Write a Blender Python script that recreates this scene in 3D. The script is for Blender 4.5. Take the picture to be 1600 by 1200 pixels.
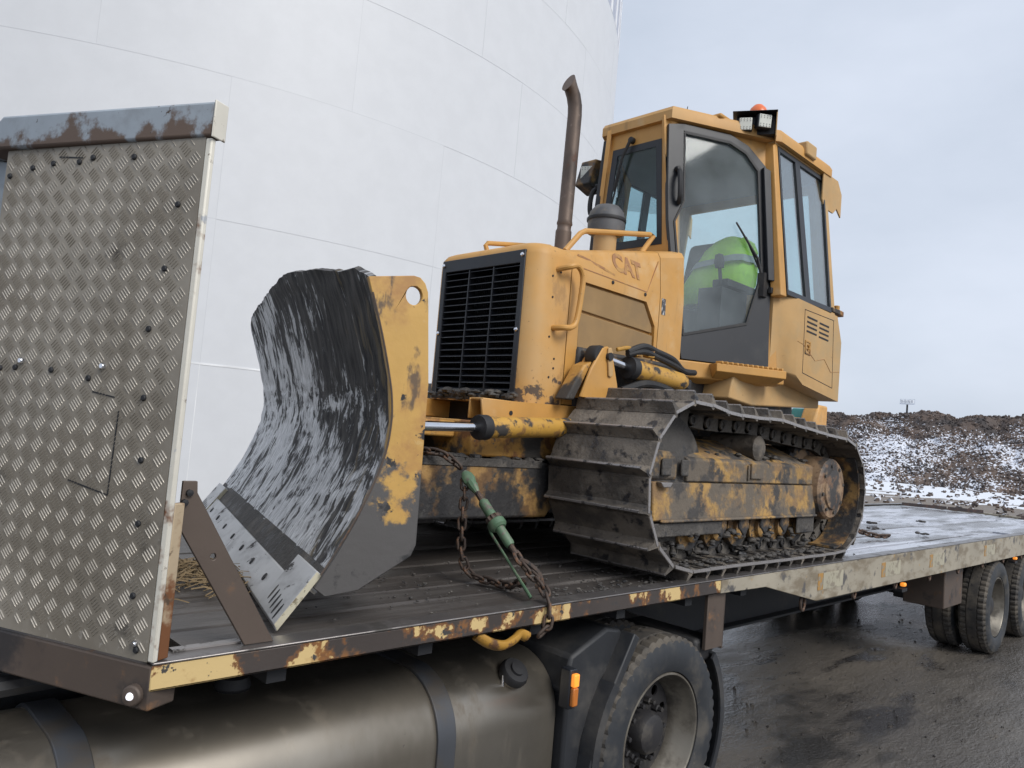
import bpy, bmesh, math, random
from mathutils import Vector as V, Matrix
from mathutils.geometry import tessellate_polygon
random.seed(7)
R = math.radians
sc = bpy.context.scene
for o in list(bpy.data.objects): bpy.data.objects.remove(o)

# ------------------------------------------------------------------ camera
# world axes: X along the trailer to its rear, Y across it to the far side, Z up; z = 0 is the deck, ground at GZ
GZ = -1.18
YAW, PITCH, ROLL, FPX = 0.771357, 0.061432, 0.085597, 1173.8
cam = bpy.data.objects.new('camera', bpy.data.cameras.new('camera'))
sc.collection.objects.link(cam)
_f = V((math.sin(YAW)*math.cos(PITCH), math.cos(YAW)*math.cos(PITCH), math.sin(PITCH)))
_r = V((math.cos(YAW), -math.sin(YAW), 0)); _u = _r.cross(_f)
_r2 = math.cos(ROLL)*_r + math.sin(ROLL)*_u; _u2 = -math.sin(ROLL)*_r + math.cos(ROLL)*_u
m = Matrix((_r2, _u2, -_f)).transposed().to_4x4(); m.translation = V((-0.7563, -1.9511, 0.6576))
cam.matrix_world = m
cam.data.sensor_width = 36; cam.data.lens = FPX/1600*36
cam.data.clip_start = 0.05; cam.data.clip_end = 4000
sc.camera = cam

# ------------------------------------------------------------------ sky, sun, exposure
SUN_AZ, SUN_EL = R(182), R(40)        # direction the light comes from, azimuth from +Y towards +X
wd = bpy.data.worlds.new('World'); sc.world = wd; wd.use_nodes = True
nt = wd.node_tree; nt.nodes.clear()
N = nt.nodes.new; L = nt.links.new
out = N('ShaderNodeOutputWorld'); sky = N('ShaderNodeTexSky'); sky.sky_type = 'NISHITA'
sky.sun_disc = False; sky.sun_elevation = SUN_EL; sky.sun_rotation = SUN_AZ; sky.air_density = 1.0; sky.dust_density = 3.0
b1 = N('ShaderNodeBackground'); b1.inputs[1].default_value = 0.07; L(sky.outputs[0], b1.inputs[0])
tc = N('ShaderNodeTexCoord'); mp = N('ShaderNodeMapping'); mp.inputs['Scale'].default_value = (1, 1, 2.2)
L(tc.outputs['Generated'], mp.inputs[0])
nz = N('ShaderNodeTexNoise'); nz.inputs['Scale'].default_value = 2.2; nz.inputs['Detail'].default_value = 6; nz.inputs['Roughness'].default_value = .55
L(mp.outputs[0], nz.inputs['Vector'])
cr = N('ShaderNodeValToRGB'); cr.color_ramp.elements[0].position = .32; cr.color_ramp.elements[1].position = .68
cr.color_ramp.elements[0].color = (.54, .60, .70, 1); cr.color_ramp.elements[1].color = (.66, .715, .82, 1)
L(nz.outputs['Fac'], cr.inputs[0])
b2 = N('ShaderNodeBackground'); b2.inputs[1].default_value = 0.75; L(cr.outputs[0], b2.inputs[0])
mx = N('ShaderNodeMixShader'); mx.inputs[0].default_value = .88
L(b1.outputs[0], mx.inputs[1]); L(b2.outputs[0], mx.inputs[2]); L(mx.outputs[0], out.inputs[0])

sun = bpy.data.objects.new('sun', bpy.data.lights.new('sun', 'SUN')); sc.collection.objects.link(sun)
sun.data.energy = 1.5; sun.data.angle = R(28); sun.data.color = (1, .97, .92)
sd = V((math.sin(SUN_AZ)*math.cos(SUN_EL), math.cos(SUN_AZ)*math.cos(SUN_EL), math.sin(SUN_EL)))
sun.rotation_euler = sd.to_track_quat('Z', 'Y').to_euler()
sun.location = (0, -20, 30)
vs = sc.view_settings; vs.view_transform = 'Standard'; vs.look = 'None'; vs.exposure = 0.68; vs.gamma = 1; vs.use_curve_mapping = False
sc.render.engine = 'CYCLES'
sc.cycles.max_bounces = 6; sc.cycles.diffuse_bounces = 3; sc.cycles.glossy_bounces = 3; sc.cycles.transparent_max_bounces = 14

# ------------------------------------------------------------------ mesh helpers
W = {}                       # world position of each object's origin
def norm_poly(P):
    n = V((0, 0, 0))
    for i in range(len(P)):
        a, b = P[i], P[(i+1) % len(P)]
        n += V(((a.y-b.y)*(a.z+b.z), (a.z-b.z)*(a.x+b.x), (a.x-b.x)*(a.y+b.y)))
    return n.normalized()
class MB:
    def __init__(s): s.v = []; s.f = []; s.m = []; s.uv = None
    def add(s, vs_, fs, mi=0):
        k = len(s.v); s.v += [V(p) for p in vs_]
        for f in fs: s.f.append([i+k for i in f]); s.m.append(mi)
        return s
    def box(s, c, d, rot=None, mi=0):
        c = V(c); P = []
        for x in (-.5, .5):
            for y in (-.5, .5):
                for z in (-.5, .5):
                    p = V((x*d[0], y*d[1], z*d[2]))
                    if rot: p = rot @ p
                    P.append(c+p)
        return s.add(P, [(0,1,3,2),(4,6,7,5),(0,4,5,1),(2,3,7,6),(0,2,6,4),(1,5,7,3)], mi)
    def bb(s, x0, x1, y0, y1, z0, z1, mi=0):
        return s.box(((x0+x1)/2, (y0+y1)/2, (z0+z1)/2), (x1-x0, y1-y0, z1-z0), None, mi)
    def loft(s, rows, close=True, caps=True, mi=0):
        n = len(rows[0]); P = [p for r in rows for p in r]; F = []
        for k in range(len(rows)-1):
            for i in range(n if close else n-1):
                j = (i+1) % n
                F.append((k*n+i, k*n+j, (k+1)*n+j, (k+1)*n+i))
        if caps: F.append(tuple(range(n))[::-1]); F.append(tuple((len(rows)-1)*n+i for i in range(n)))
        return s.add(P, F, mi)
    def prism(s, poly, ax, lo, hi, mi=0):
        f = {'x': lambda a, b, t: (t, a, b), 'y': lambda a, b, t: (a, t, b), 'z': lambda a, b, t: (a, b, t)}[ax]
        return s.loft([[V(f(a, b, lo)) for a, b in poly], [V(f(a, b, hi)) for a, b in poly]], mi=mi)
    def plate(s, poly, t, mi=0, side=0):
        P = [V(p) for p in poly]; n = norm_poly(P)
        lo, hi = (-t/2, t/2) if side == 0 else (0, t*side)
        return s.loft([[p+n*lo for p in P], [p+n*hi for p in P]], mi=mi)
    def holes(s, outer, hs, fn, t, mi=0):
        """outer / holes are 2-D, fn(a,b,d) -> 3-D, t thickness"""
        loops = [outer]+hs; flat = [p for l in loops for p in l]; n = len(flat)
        tri = tessellate_polygon([[V((a, b, 0)) for a, b in l] for l in loops])
        P = [V(fn(a, b, 0)) for a, b in flat]+[V(fn(a, b, t)) for a, b in flat]
        F = [tuple(x) for x in tri]+[tuple(i+n for i in x)[::-1] for x in tri]
        k = 0
        for l in loops:
            for i in range(len(l)):
                j = (i+1) % len(l); F.append((k+i, k+j, n+k+j, n+k+i))
            k += len(l)
        return s.add(P, F, mi)
    def frame(s, outer, inner, t, mi=0):
        O = [V(p) for p in outer]; I = [V(p) for p in inner]; n = norm_poly(O)*t/2; k = len(O)
        P = [p-n for p in O]+[p-n for p in I]+[p+n for p in O]+[p+n for p in I]; F = []
        for i in range(k):
            j = (i+1) % k
            F += [(i, j, k+j, k+i), (2*k+i, 3*k+i, 3*k+j, 2*k+j), (i, 2*k+i, 2*k+j, j), (k+i, k+j, 3*k+j, 3*k+i)]
        return s.add(P, F, mi)
    def tube(s, pts, r, n=10, closed=False, mi=0, flat=1):
        pts = [V(p) for p in pts]; K = len(pts); rs = r if isinstance(r, (list, tuple)) else [r]*K
        rows = []; ref = None
        for i, p in enumerate(pts):
            a = pts[i-1] if (i or closed) else p; b = pts[(i+1) % K] if (i < K-1 or closed) else p
            t = (b-a).normalized()
            if ref is None: ref = t.orthogonal().normalized()
            ref = (ref-t*ref.dot(t)).normalized(); bi = t.cross(ref)
            rows.append([p+ref*math.cos(2*math.pi*k/n)*rs[i]+bi*math.sin(2*math.pi*k/n)*rs[i]*flat for k in range(n)])
        if closed: rows.append(rows[0])
        return s.loft(rows, caps=not closed, mi=mi)
    def lathe(s, prof, org, axis, n=24, mi=0, seg=None, close_prof=False, caps=True):
        axis = V(axis).normalized(); e1 = axis.orthogonal().normalized(); e2 = axis.cross(e1); org = V(org)
        rows = []
        for k in range(n):
            a = 2*math.pi*k/n
            rows.append([org+axis*h+(e1*math.cos(a)+e2*math.sin(a))*(rr if not seg else seg(k, i, rr)) for i, (rr, h) in enumerate(prof)])
        q = len(prof); P = [p for r_ in rows for p in r_]; F = []
        for k in range(n):
            k2 = (k+1) % n
            for i in range(q if close_prof else q-1):
                j = (i+1) % q; F.append((k*q+i, k2*q+i, k2*q+j, k*q+j))
        if caps and not close_prof:
            for i in (0, q-1):
                if prof[i][0] > 1e-5: F.append(tuple(k*q+i for k in range(n)))
        return s.add(P, F, mi)
    def cyl(s, a, b, r, n=16, mi=0):
        a, b = V(a), V(b); return s.lathe([(r, 0), (r, (b-a).length)], a, b-a, n, mi)
def smooth_path(pts, k=6):
    pts = [V(p) for p in pts]; o = []
    for i in range(len(pts)-1):
        p0, p1, p2, p3 = pts[max(i-1, 0)], pts[i], pts[i+1], pts[min(i+2, len(pts)-1)]
        for j in range(k):
            t = j/k
            o.append(.5*((2*p1)+(-p0+p2)*t+(2*p0-5*p1+4*p2-p3)*t*t+(-p0+3*p1-3*p2+p3)*t**3))
    return o+[pts[-1]]
def mesh_of(mb, name, mats, ang=32, recalc=True):
    me = bpy.data.meshes.new(name)
    c = sum(mb.v, V((0, 0, 0)))/len(mb.v)
    lo = V([min(p[i] for p in mb.v) for i in range(3)]); hi = V([max(p[i] for p in mb.v) for i in range(3)]); c = (lo+hi)/2
    me.from_pydata([p-c for p in mb.v], [], mb.f)
    for mm in (mats if isinstance(mats, (list, tuple)) else [mats]): me.materials.append(mm)
    me.polygons.foreach_set('material_index', mb.m)
    if mb.uv:
        ul = me.uv_layers.new(name='UVMap')
        for l in me.loops: ul.data[l.index].uv = mb.uv[l.vertex_index]
    if recalc:
        bm = bmesh.new(); bm.from_mesh(me); bmesh.ops.recalc_face_normals(bm, faces=bm.faces); bm.to_mesh(me); bm.free()
    if ang:
        me.shade_smooth(); me.set_sharp_from_angle(angle=R(ang))
    me.update()
    return me, c
def put(name, me, loc, parent=None, rot=None):
    o = bpy.data.objects.new(name, me); sc.collection.objects.link(o)
    W[o.name] = V(loc)
    if parent: o.parent = parent; o.location = V(loc)-W[parent.name]
    else: o.location = loc
    if rot: o.rotation_euler = rot
    return o
def obj(name, mb, mats, parent=None, bevel=0, ang=32, seg=2, recalc=True):
    me, c = mesh_of(mb, name, mats, ang, recalc)
    o = put(name, me, c, parent)
    if bevel:
        b = o.modifiers.new('bevel', 'BEVEL'); b.width = bevel; b.segments = seg; b.limit_method = 'ANGLE'; b.angle_limit = R(40)
        b.harden_normals = False
    return o
def cut(o, mb):
    me, c = mesh_of(mb, 'cutter', [], 0); k = bpy.data.objects.new('cutter', me); sc.collection.objects.link(k); k.location = c
    md = o.modifiers.new('cut', 'BOOLEAN'); md.object = k; md.operation = 'DIFFERENCE'; md.solver = 'EXACT'
    bpy.context.view_layer.update()
    dg = bpy.context.evaluated_depsgraph_get(); nm = bpy.data.meshes.new_from_object(o.evaluated_get(dg))
    o.modifiers.clear(); o.data = nm; bpy.data.objects.remove(k)
    nm.shade_smooth(); nm.set_sharp_from_angle(angle=R(32))
def thing(name, label, cat, loc=(0, 0, 0), group=None):
    o = bpy.data.objects.new(name, None); sc.collection.objects.link(o); o.location = loc; o.empty_display_size = .2
    W[o.name] = V(loc); o['label'] = label; o['category'] = cat
    if group: o['group'] = group
    return o
def tag(o, label=None, cat=None, group=None, kind=None):
    for k, v in (('label', label), ('category', cat), ('group', group), ('kind', kind)):
        if v: o[k] = v
    return o

# ------------------------------------------------------------------ materials
def mat(name, base, rough=.6, metal=0, layers=(), bump=(), coord='Object', spec=.5, coat=0, vary=.11):
    """layers: (colour, scale, lo, hi, dict(stretch, detail, rough, metal, axis=(i,a,b))) each laid over the last where its noise passes lo..hi"""
    m_ = bpy.data.materials.new(name); m_.use_nodes = True; t = m_.node_tree; b = t.nodes['Principled BSDF']
    b.inputs['Roughness'].default_value = rough; b.inputs['Metallic'].default_value = metal
    b.inputs['Specular IOR Level'].default_value = spec; b.inputs['Coat Weight'].default_value = coat
    n_ = t.nodes.new; l_ = t.links.new
    if coord == 'Position': src = n_('ShaderNodeNewGeometry').outputs['Position']
    else: src = n_('ShaderNodeTexCoord').outputs[coord]
    def noise(scale, stretch, detail, off, dist=0):
        mp_ = n_('ShaderNodeMapping'); mp_.inputs['Scale'].default_value = stretch; mp_.inputs['Location'].default_value = (off, off*1.7, off*.6)
        l_(src, mp_.inputs[0]); z = n_('ShaderNodeTexNoise'); z.inputs['Scale'].default_value = scale; z.inputs['Detail'].default_value = detail
        z.inputs['Roughness'].default_value = .62; z.inputs['Distortion'].default_value = dist
        l_(mp_.outputs[0], z.inputs['Vector']); return z.outputs['Fac']
    def rng(fac, lo, hi):
        r_ = n_('ShaderNodeMapRange'); r_.interpolation_type = 'SMOOTHSTEP'; r_.inputs['From Min'].default_value = lo; r_.inputs['From Max'].default_value = hi
        l_(fac, r_.inputs[0]); return r_.outputs[0]
    # slight overall tone variation of the base colour
    v = noise(2.3, (1, 1, 1), 4, 3.1); v2 = rng(v, .3, .7)
    mixv = n_('ShaderNodeMix'); mixv.data_type = 'RGBA'; mixv.inputs['A'].default_value = (*[c*(1-vary) for c in base], 1); mixv.inputs['B'].default_value = (*[min(1, c*(1+vary)) for c in base], 1)
    l_(v2, mixv.inputs['Factor']); col = mixv.outputs['Result']; rg = None; mt = None
    for i, ly in enumerate(layers):
        c, s_, lo, hi = ly[:4]; kw = ly[4] if len(ly) > 4 else {}
        f = noise(s_, kw.get('stretch', (1, 1, 1)), kw.get('detail', 5), kw.get('off', 7.3*(i+1)), kw.get('dist', 0))
        if 'grad' in kw:       # (axis, from, to, weight): more of this layer where the coordinate is low / high
            ax, g0, g1, wgt = kw['grad']; sp = n_('ShaderNodeSeparateXYZ'); l_(src, sp.inputs[0])
            g = n_('ShaderNodeMapRange'); g.inputs['From Min'].default_value = g0; g.inputs['From Max'].default_value = g1
            g.inputs['To Min'].default_value = -wgt; g.inputs['To Max'].default_value = wgt; l_(sp.outputs[ax], g.inputs[0])
            ad = n_('ShaderNodeMath'); ad.operation = 'ADD'; l_(f, ad.inputs[0]); l_(g.outputs[0], ad.inputs[1]); f = ad.outputs[0]
        f = rng(f, lo, hi)
        if kw.get('amt', 1) != 1:
            mu = n_('ShaderNodeMath'); mu.operation = 'MULTIPLY'; l_(f, mu.inputs[0]); mu.inputs[1].default_value = kw['amt']; f = mu.outputs[0]
        mxx = n_('ShaderNodeMix'); mxx.data_type = 'RGBA'; l_(f, mxx.inputs['Factor']); l_(col, mxx.inputs['A']); mxx.inputs['B'].default_value = (*c, 1); col = mxx.outputs['Result']
        for key, cur, dflt in (('rough', rg, rough), ('metal', mt, metal)):
            if key in kw or cur is not None:
                x = n_('ShaderNodeMix'); l_(f, x.inputs[0])
                if cur is None: x.inputs[2].default_value = dflt
                else: l_(cur, x.inputs[2])
                x.inputs[3].default_value = kw.get(key, dflt)
                if key == 'rough': rg = x.outputs[0]
                else: mt = x.outputs[0]
    l_(col, b.inputs['Base Color'])
    if rg is not None: l_(rg, b.inputs['Roughness'])
    if mt is not None: l_(mt, b.inputs['Metallic'])
    prev = None
    for i, (s_, st, dist, *rest) in enumerate(bump):
        f = noise(s_, rest[0] if rest else (1, 1, 1), 6, 2.2*i+.4)
        bn = n_('ShaderNodeBump'); bn.inputs['Strength'].default_value = st; bn.inputs['Distance'].default_value = dist; l_(f, bn.inputs['Height'])
        if prev: l_(prev, bn.inputs['Normal'])
        prev = bn.outputs[0]
    if prev: l_(prev, b.inputs['Normal'])
    return m_
MUD = (.045, .040, .036); RUST = (.16, .062, .022); YEL = (.53, .275, .068); BROWN = (.095, .06, .04)
M = {}
M['yellow'] = mat('machine yellow paint', YEL, .5, layers=[((.52,.33,.15), 1.6, .42, .72, {'amt': .6, 'rough': .7}), ((.36,.19,.06), 14, .66, .74, {'detail': 5, 'amt': .5}), ((.24,.16,.085), 7, .58, .74, {'amt': .55, 'stretch': (1.6,1.6,.22), 'rough': .8}), ((.58,.46,.30), 3.3, .56, .74, {'amt': .45, 'rough': .85, 'detail': 8}), ((.12,.075,.04), 60, .72, .76, {'detail': 2, 'amt': .7})], bump=[(35, .06, .004)])
M['yellow_dusty'] = mat('dusty yellow paint', (.50,.31,.13), .68, layers=[((.40,.30,.17), 3, .42, .7, {'amt': .7, 'rough': .85}), ((.17,.11,.06), 22, .68, .75, {'detail': 4, 'amt': .6})], bump=[(40, .08, .003)])
M['yellow_muddy'] = mat('muddy yellow paint', (.46,.245,.06), .55, layers=[((.22,.10,.04), 6, .52, .62, {'rough': .8}), (MUD, 3.2, .47, .58, {'rough': .75}), ((.09,.082,.075), 16, .6, .7, {'rough': .6})], bump=[(18, .5, .012), (70, .3, .004)])
M['yellow_black'] = mat('yellow paint under black mud', (.34,.20,.07), .6, layers=[((.16,.09,.04), 9, .42, .58, {}), ((.030,.029,.030), 4, .40, .52, {'rough': .6}), ((.05,.048,.046), 20, .55, .65, {})], bump=[(14, .6, .015), (60, .4, .005)])
M['louver'] = mat('dusty side screen', (.30,.19,.085), .85, layers=[((.22,.15,.08), 4, .4, .7, {'amt': .7})], bump=[(220, .5, .002)])
M['black'] = mat('black painted steel', (.016,.018,.023), .42, layers=[((.05,.05,.05), 5, .5, .8, {'amt': .6, 'rough': .7})], bump=[(60, .08, .002)])
M['rubber'] = mat('black rubber', (.018,.018,.02), .6, layers=[((.05,.046,.042), 7, .5, .75, {'amt': .6})])
M['dark'] = mat('dark dirty steel', (.014,.015,.018), .65, layers=[((.03,.027,.025), 6, .5, .7, {})], bump=[(30, .3, .004)])
M['mud'] = mat('caked dark mud', (.062,.057,.053), .7, layers=[((.12,.108,.094), 5, .48, .66, {}), ((.022,.022,.024), 11, .52, .66, {'rough': .45})], bump=[(14, .8, .02), (55, .6, .006)])
M['shoe'] = mat('mud smeared track steel', (.078,.069,.060), .55, metal=.1, layers=[((.185,.158,.128), 5, .42, .62, {'stretch': (1,.6,1), 'rough': .7, 'metal': 0}), ((.035,.034,.036), 13, .54, .64, {'rough': .35}), ((.19,.15,.11), 30, .66, .72, {'amt': .6})], bump=[(14, .8, .016), (60, .6, .006)], coord='Position')
M['worn'] = mat('worn bright steel edge', (.33,.31,.30), .38, metal=.6, layers=[((.05,.046,.044), 24, .5, .6, {'rough': .7, 'metal': 0})], bump=[(60, .3, .003)])
M['chrome'] = mat('chromed rod', (.75,.76,.8), .12, metal=1, layers=[((.3,.28,.26), 30, .68, .75, {'amt': .5, 'rough': .5})])
M['cyl'] = mat('yellow cylinder barrel', (.50,.28,.055), .45, layers=[((.26,.14,.05), 14, .52, .62, {}), (MUD, 9, .54, .62, {'rough': .8})], bump=[(25, .3, .006)])
M['steel'] = mat('brown rusty plate steel', (.115,.088,.072), .6, metal=.35, layers=[((.20,.105,.05), 9, .58, .72, {'metal': 0, 'rough': .85}), ((.05,.045,.045), 5, .55, .7, {})], bump=[(50, .15, .003)])
M['rust'] = mat('rusty chain steel', (.085,.062,.05), .65, metal=.4, layers=[((.16,.075,.035), 40, .52, .66, {'metal': 0}), ((.03,.028,.028), 25, .55, .66, {})], bump=[(120, .4, .002)])
M['alu'] = mat('dirty tread plate aluminium', (.27,.243,.202), .52, metal=.2, layers=[((.175,.152,.120), 2.4, .42, .68, {'rough': .66, 'metal': .12, 'amt': .85}), ((.06,.054,.046), 5, .62, .76, {'rough': .8, 'metal': .2}), ((.42,.40,.36), 60, .6, .7, {'amt': .4})], bump=[(90, .15, .0015)])
M['alu_bar'] = mat('polished tread bar', (.33,.305,.265), .42, metal=.35, layers=[((.16,.145,.12), 3, .45, .7, {'rough': .6, 'metal': .3, 'amt': .8})])
M['whitepost'] = mat('chipped white paint', (.66,.63,.55), .5, layers=[((.40,.42,.44), 10, .60, .66, {}), (RUST, 4.5, .60, .68, {'rough': .85}), ((.09,.05,.03), 18, .64, .7, {'rough': .85})], bump=[(60, .2, .003)])
M['greyrail'] = mat('grey blue paint with rust', (.33,.375,.42), .55, layers=[((.26,.29,.32), 8, .5, .7, {}), ((.13,.092,.072), 7, .50, .60, {'rough': .85, 'detail': 9, 'grad': (2, .055, -.055, .16)}), ((.07,.05,.04), 30, .66, .72, {'rough': .85})], bump=[(70, .2, .002)])
M['rail'] = mat('brown steel rail with flaking yellow paint', (.075,.062,.056), .45, metal=.3, layers=[((.17,.075,.028), 4.2, .49, .53, {'rough': .85, 'metal': 0, 'detail': 10, 'off': 3.0}), ((.60,.44,.20), 4.2, .532, .552, {'rough': .7, 'metal': 0, 'detail': 10, 'off': 3.0}), ((.66,.60,.46), 11, .60, .66, {'rough': .7, 'amt': .0}), ((.26,.11,.03), 8, .56, .66, {'rough': .85, 'metal': 0, 'amt': .75}), ((.07,.066,.064), 26, .62, .66, {'rough': .6})], bump=[(40, .25, .003)], coord='Position')
M['rail_cream'] = mat('cream painted side rail', (.34,.305,.24), .55, layers=[((.20,.165,.115), 4, .46, .64, {'stretch': (1,1,2.5)}), ((.10,.094,.09), 5, .57, .63, {'detail': 9}), ((.40,.24,.08), 9, .64, .70, {}), ((.06,.05,.045), 24, .66, .72, {})], bump=[(40, .12, .003)], coord='Position')
M['railtop'] = mat('scraped rail top steel', (.20,.185,.18), .34, metal=.7, layers=[((.06,.055,.05), 7, .5, .7, {'rough': .6, 'metal': .2})], bump=[(60, .1, .002)], coord='Position')
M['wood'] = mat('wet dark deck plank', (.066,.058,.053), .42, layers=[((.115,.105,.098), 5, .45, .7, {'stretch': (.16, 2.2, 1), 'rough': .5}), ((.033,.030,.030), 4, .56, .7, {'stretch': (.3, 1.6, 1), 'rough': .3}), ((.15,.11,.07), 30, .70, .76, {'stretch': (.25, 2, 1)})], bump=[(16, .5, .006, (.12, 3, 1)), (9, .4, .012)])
M['wood_pale'] = mat('pale wet deck plank', (.16,.16,.17), .22, layers=[((.46,.48,.54), 2.2, .43, .6, {'stretch': (.35, 1.6, 1), 'rough': .28}), ((.05,.05,.055), 6, .58, .68, {'stretch': (.4, 1.5, 1), 'rough': .15})], bump=[(12, .3, .006, (.15, 2, 1))], coord='Position')  # pale bluish patches drawn out along the planks, for the rear deck
M['tank_white'] = mat('white painted tank plate', (.625,.64,.665), .5, vary=.02, layers=[((.60,.61,.63), 2.5, .62, .85, {'stretch': (1,1,.08), 'amt': .35}), ((.52,.50,.475), 5, .68, .80, {'stretch': (1,1,.04), 'amt': .3})])
M['weld'] = mat('white painted weld', (.76,.77,.78), .4)
M['weld_grey'] = mat('greyish weld line', (.565,.58,.605), .5, vary=.01)
M['tank_rib'] = mat('white painted stiffener', (.80,.81,.83), .5)
M['tank_panel'] = mat('grey upper tank panel', (.42,.45,.53), .6)
M['fueltank'] = mat('dirty aluminium fuel tank', (.34,.305,.255), .34, metal=.88, layers=[((.17,.15,.12), 1.6, .42, .72, {'rough': .5, 'metal': .7, 'stretch': (1,1,.5)}), ((.19,.16,.125), 7, .52, .72, {'rough': .55, 'metal': .6, 'stretch': (1,1,.25)}), ((.05,.045,.04), 26, .70, .76, {'metal': 0, 'rough': .8})], bump=[(30, .06, .002)])
M['strap'] = mat('dark tank strap', (.075,.08,.09), .45, metal=.4, layers=[((.09,.08,.07), 5, .5, .7, {})])
M['plastic'] = mat('black mudguard plastic', (.022,.024,.028), .55, layers=[((.07,.066,.062), 3, .45, .72, {'rough': .75})], bump=[(80, .15, .002)])
M['tyre'] = mat('dirty tyre rubber', (.026,.029,.034), .62, layers=[((.085,.078,.068), 4.5, .46, .70, {'rough': .85}), ((.13,.11,.085), 22, .64, .74, {'amt': .6})], bump=[(60, .25, .003)])
M['tread'] = mat('dusty tyre tread', (.05,.046,.043), .78, layers=[((.135,.115,.09), 6, .40, .66, {'amt': .8}), ((.02,.02,.022), 20, .58, .7, {})], bump=[(70, .4, .004)])
M['rim'] = mat('dirty wheel rim', (.20,.182,.152), .45, metal=.5, layers=[((.075,.065,.052), 5, .42, .62, {'metal': 0, 'rough': .7}), ((.04,.036,.034), 3, .58, .72, {'metal': 0})], bump=[(60, .2, .002)])
M['rim_dark'] = mat('muddy wheel disc', (.028,.027,.029), .6, metal=.2, layers=[((.075,.068,.06), 8, .5, .7, {})], bump=[(40, .3, .003)])
M['silver_edge'] = mat('polished cutting edge steel', (.55,.555,.56), .40, metal=.35, layers=[((.36,.36,.365), 6, .45, .65, {'stretch': (1.5,.6,1)}), ((.05,.047,.046), 13, .63, .68, {'rough': .7, 'metal': 0, 'stretch': (2,.5,.7)}), ((.03,.03,.031), 40, .68, .72, {'metal': 0})], bump=[(30, .12, .003)])
M['edge_bright'] = mat('bare yellowish cut edge', (.62,.58,.44), .4, metal=.4, layers=[((.2,.17,.11), 26, .56, .64, {'metal': 0})])
M['green'] = mat('worn green binder paint', (.085,.155,.09), .5, layers=[((.15,.20,.13), 8, .45, .65, {}), ((.16,.14,.12), 26, .56, .64, {'metal': .4}), ((.04,.035,.03), 12, .64, .72, {})], bump=[(60, .15, .002)])
M['hook_yellow'] = mat('rusty yellow hook', (.45,.24,.04), .55, layers=[((.12,.06,.03), 16, .5, .62, {})])
M['orange'] = mat('orange beacon dome', (.75,.17,.05), .3)
M['hivis'] = mat('lime high visibility cloth', (.52,.92,.06), .8, layers=[((.30,.66,.05), 6, .45, .7, {'amt': .6})], bump=[(7, .6, .03), (25, .3, .008)])
M['reflect'] = mat('grey reflective tape', (.42,.45,.44), .5)
M['seat'] = mat('dark cab upholstery', (.03,.032,.036), .8, bump=[(60, .2, .003)])
M['liner'] = mat('grey cab lining', (.13,.14,.15), .9)
M['steelgrey'] = mat('weathered exhaust steel', (.14,.105,.085), .55, metal=.55, layers=[((.07,.055,.048), 5, .45, .65, {'stretch': (1,1,.4)}), ((.22,.17,.14), 18, .6, .7, {}), ((.12,.055,.035), 9, .6, .72, {'metal': 0, 'rough': .85})], bump=[(60, .2, .002)])
M['pre'] = mat('grey plastic air precleaner', (.09,.092,.098), .6, layers=[((.17,.15,.12), 8, .5, .7, {'amt': .7})], bump=[(50, .15, .002)])
M['ghost'] = mat('faded lettering residue', (.37,.185,.085), .7, layers=[((.46,.26,.09), 14, .5, .6, {})])
M['ghost_light'] = mat('peeled decal scratch', (.56,.37,.2), .7, layers=[((.48,.27,.08), 20, .48, .6, {})])
M['strawm'] = mat('dry straw', (.22,.16,.09), .9, layers=[((.10,.07,.045), 6, .5, .65, {})])
M['stone'] = mat('dark clod', (.05,.045,.042), .8, bump=[(30, .5, .01)])
M['metalbar'] = mat('dark rusty bar', (.05,.04,.04), .6, metal=.2, layers=[((.11,.06,.045), 9, .5, .7, {})])
M['sticker'] = mat('black and silver badge', (.06,.06,.065), .4, layers=[((.5,.5,.5), 60, .52, .58, {'stretch': (1,1,.4)})])
def emit(name, c, s):
    m_ = mat(name, c, .3); b = m_.node_tree.nodes['Principled BSDF']; b.inputs['Emission Color'].default_value = (*c, 1); b.inputs['Emission Strength'].default_value = s; return m_
M['amber_on'] = emit('lit amber lens', (1, .32, .04), .45)
M['white_glint'] = emit('white lens with painted glint', (.95, .93, 1), .5)  # lens glow stands in for a small highlight inside the lamp housing
M['amber'] = mat('amber lens', (.5,.16,.03), .3)
M['led'] = mat('pale work lamp lens', (.74,.75,.68), .25)
M['ledspot'] = mat('dark lamp reflector spot', (.34,.34,.31), .3)
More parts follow.
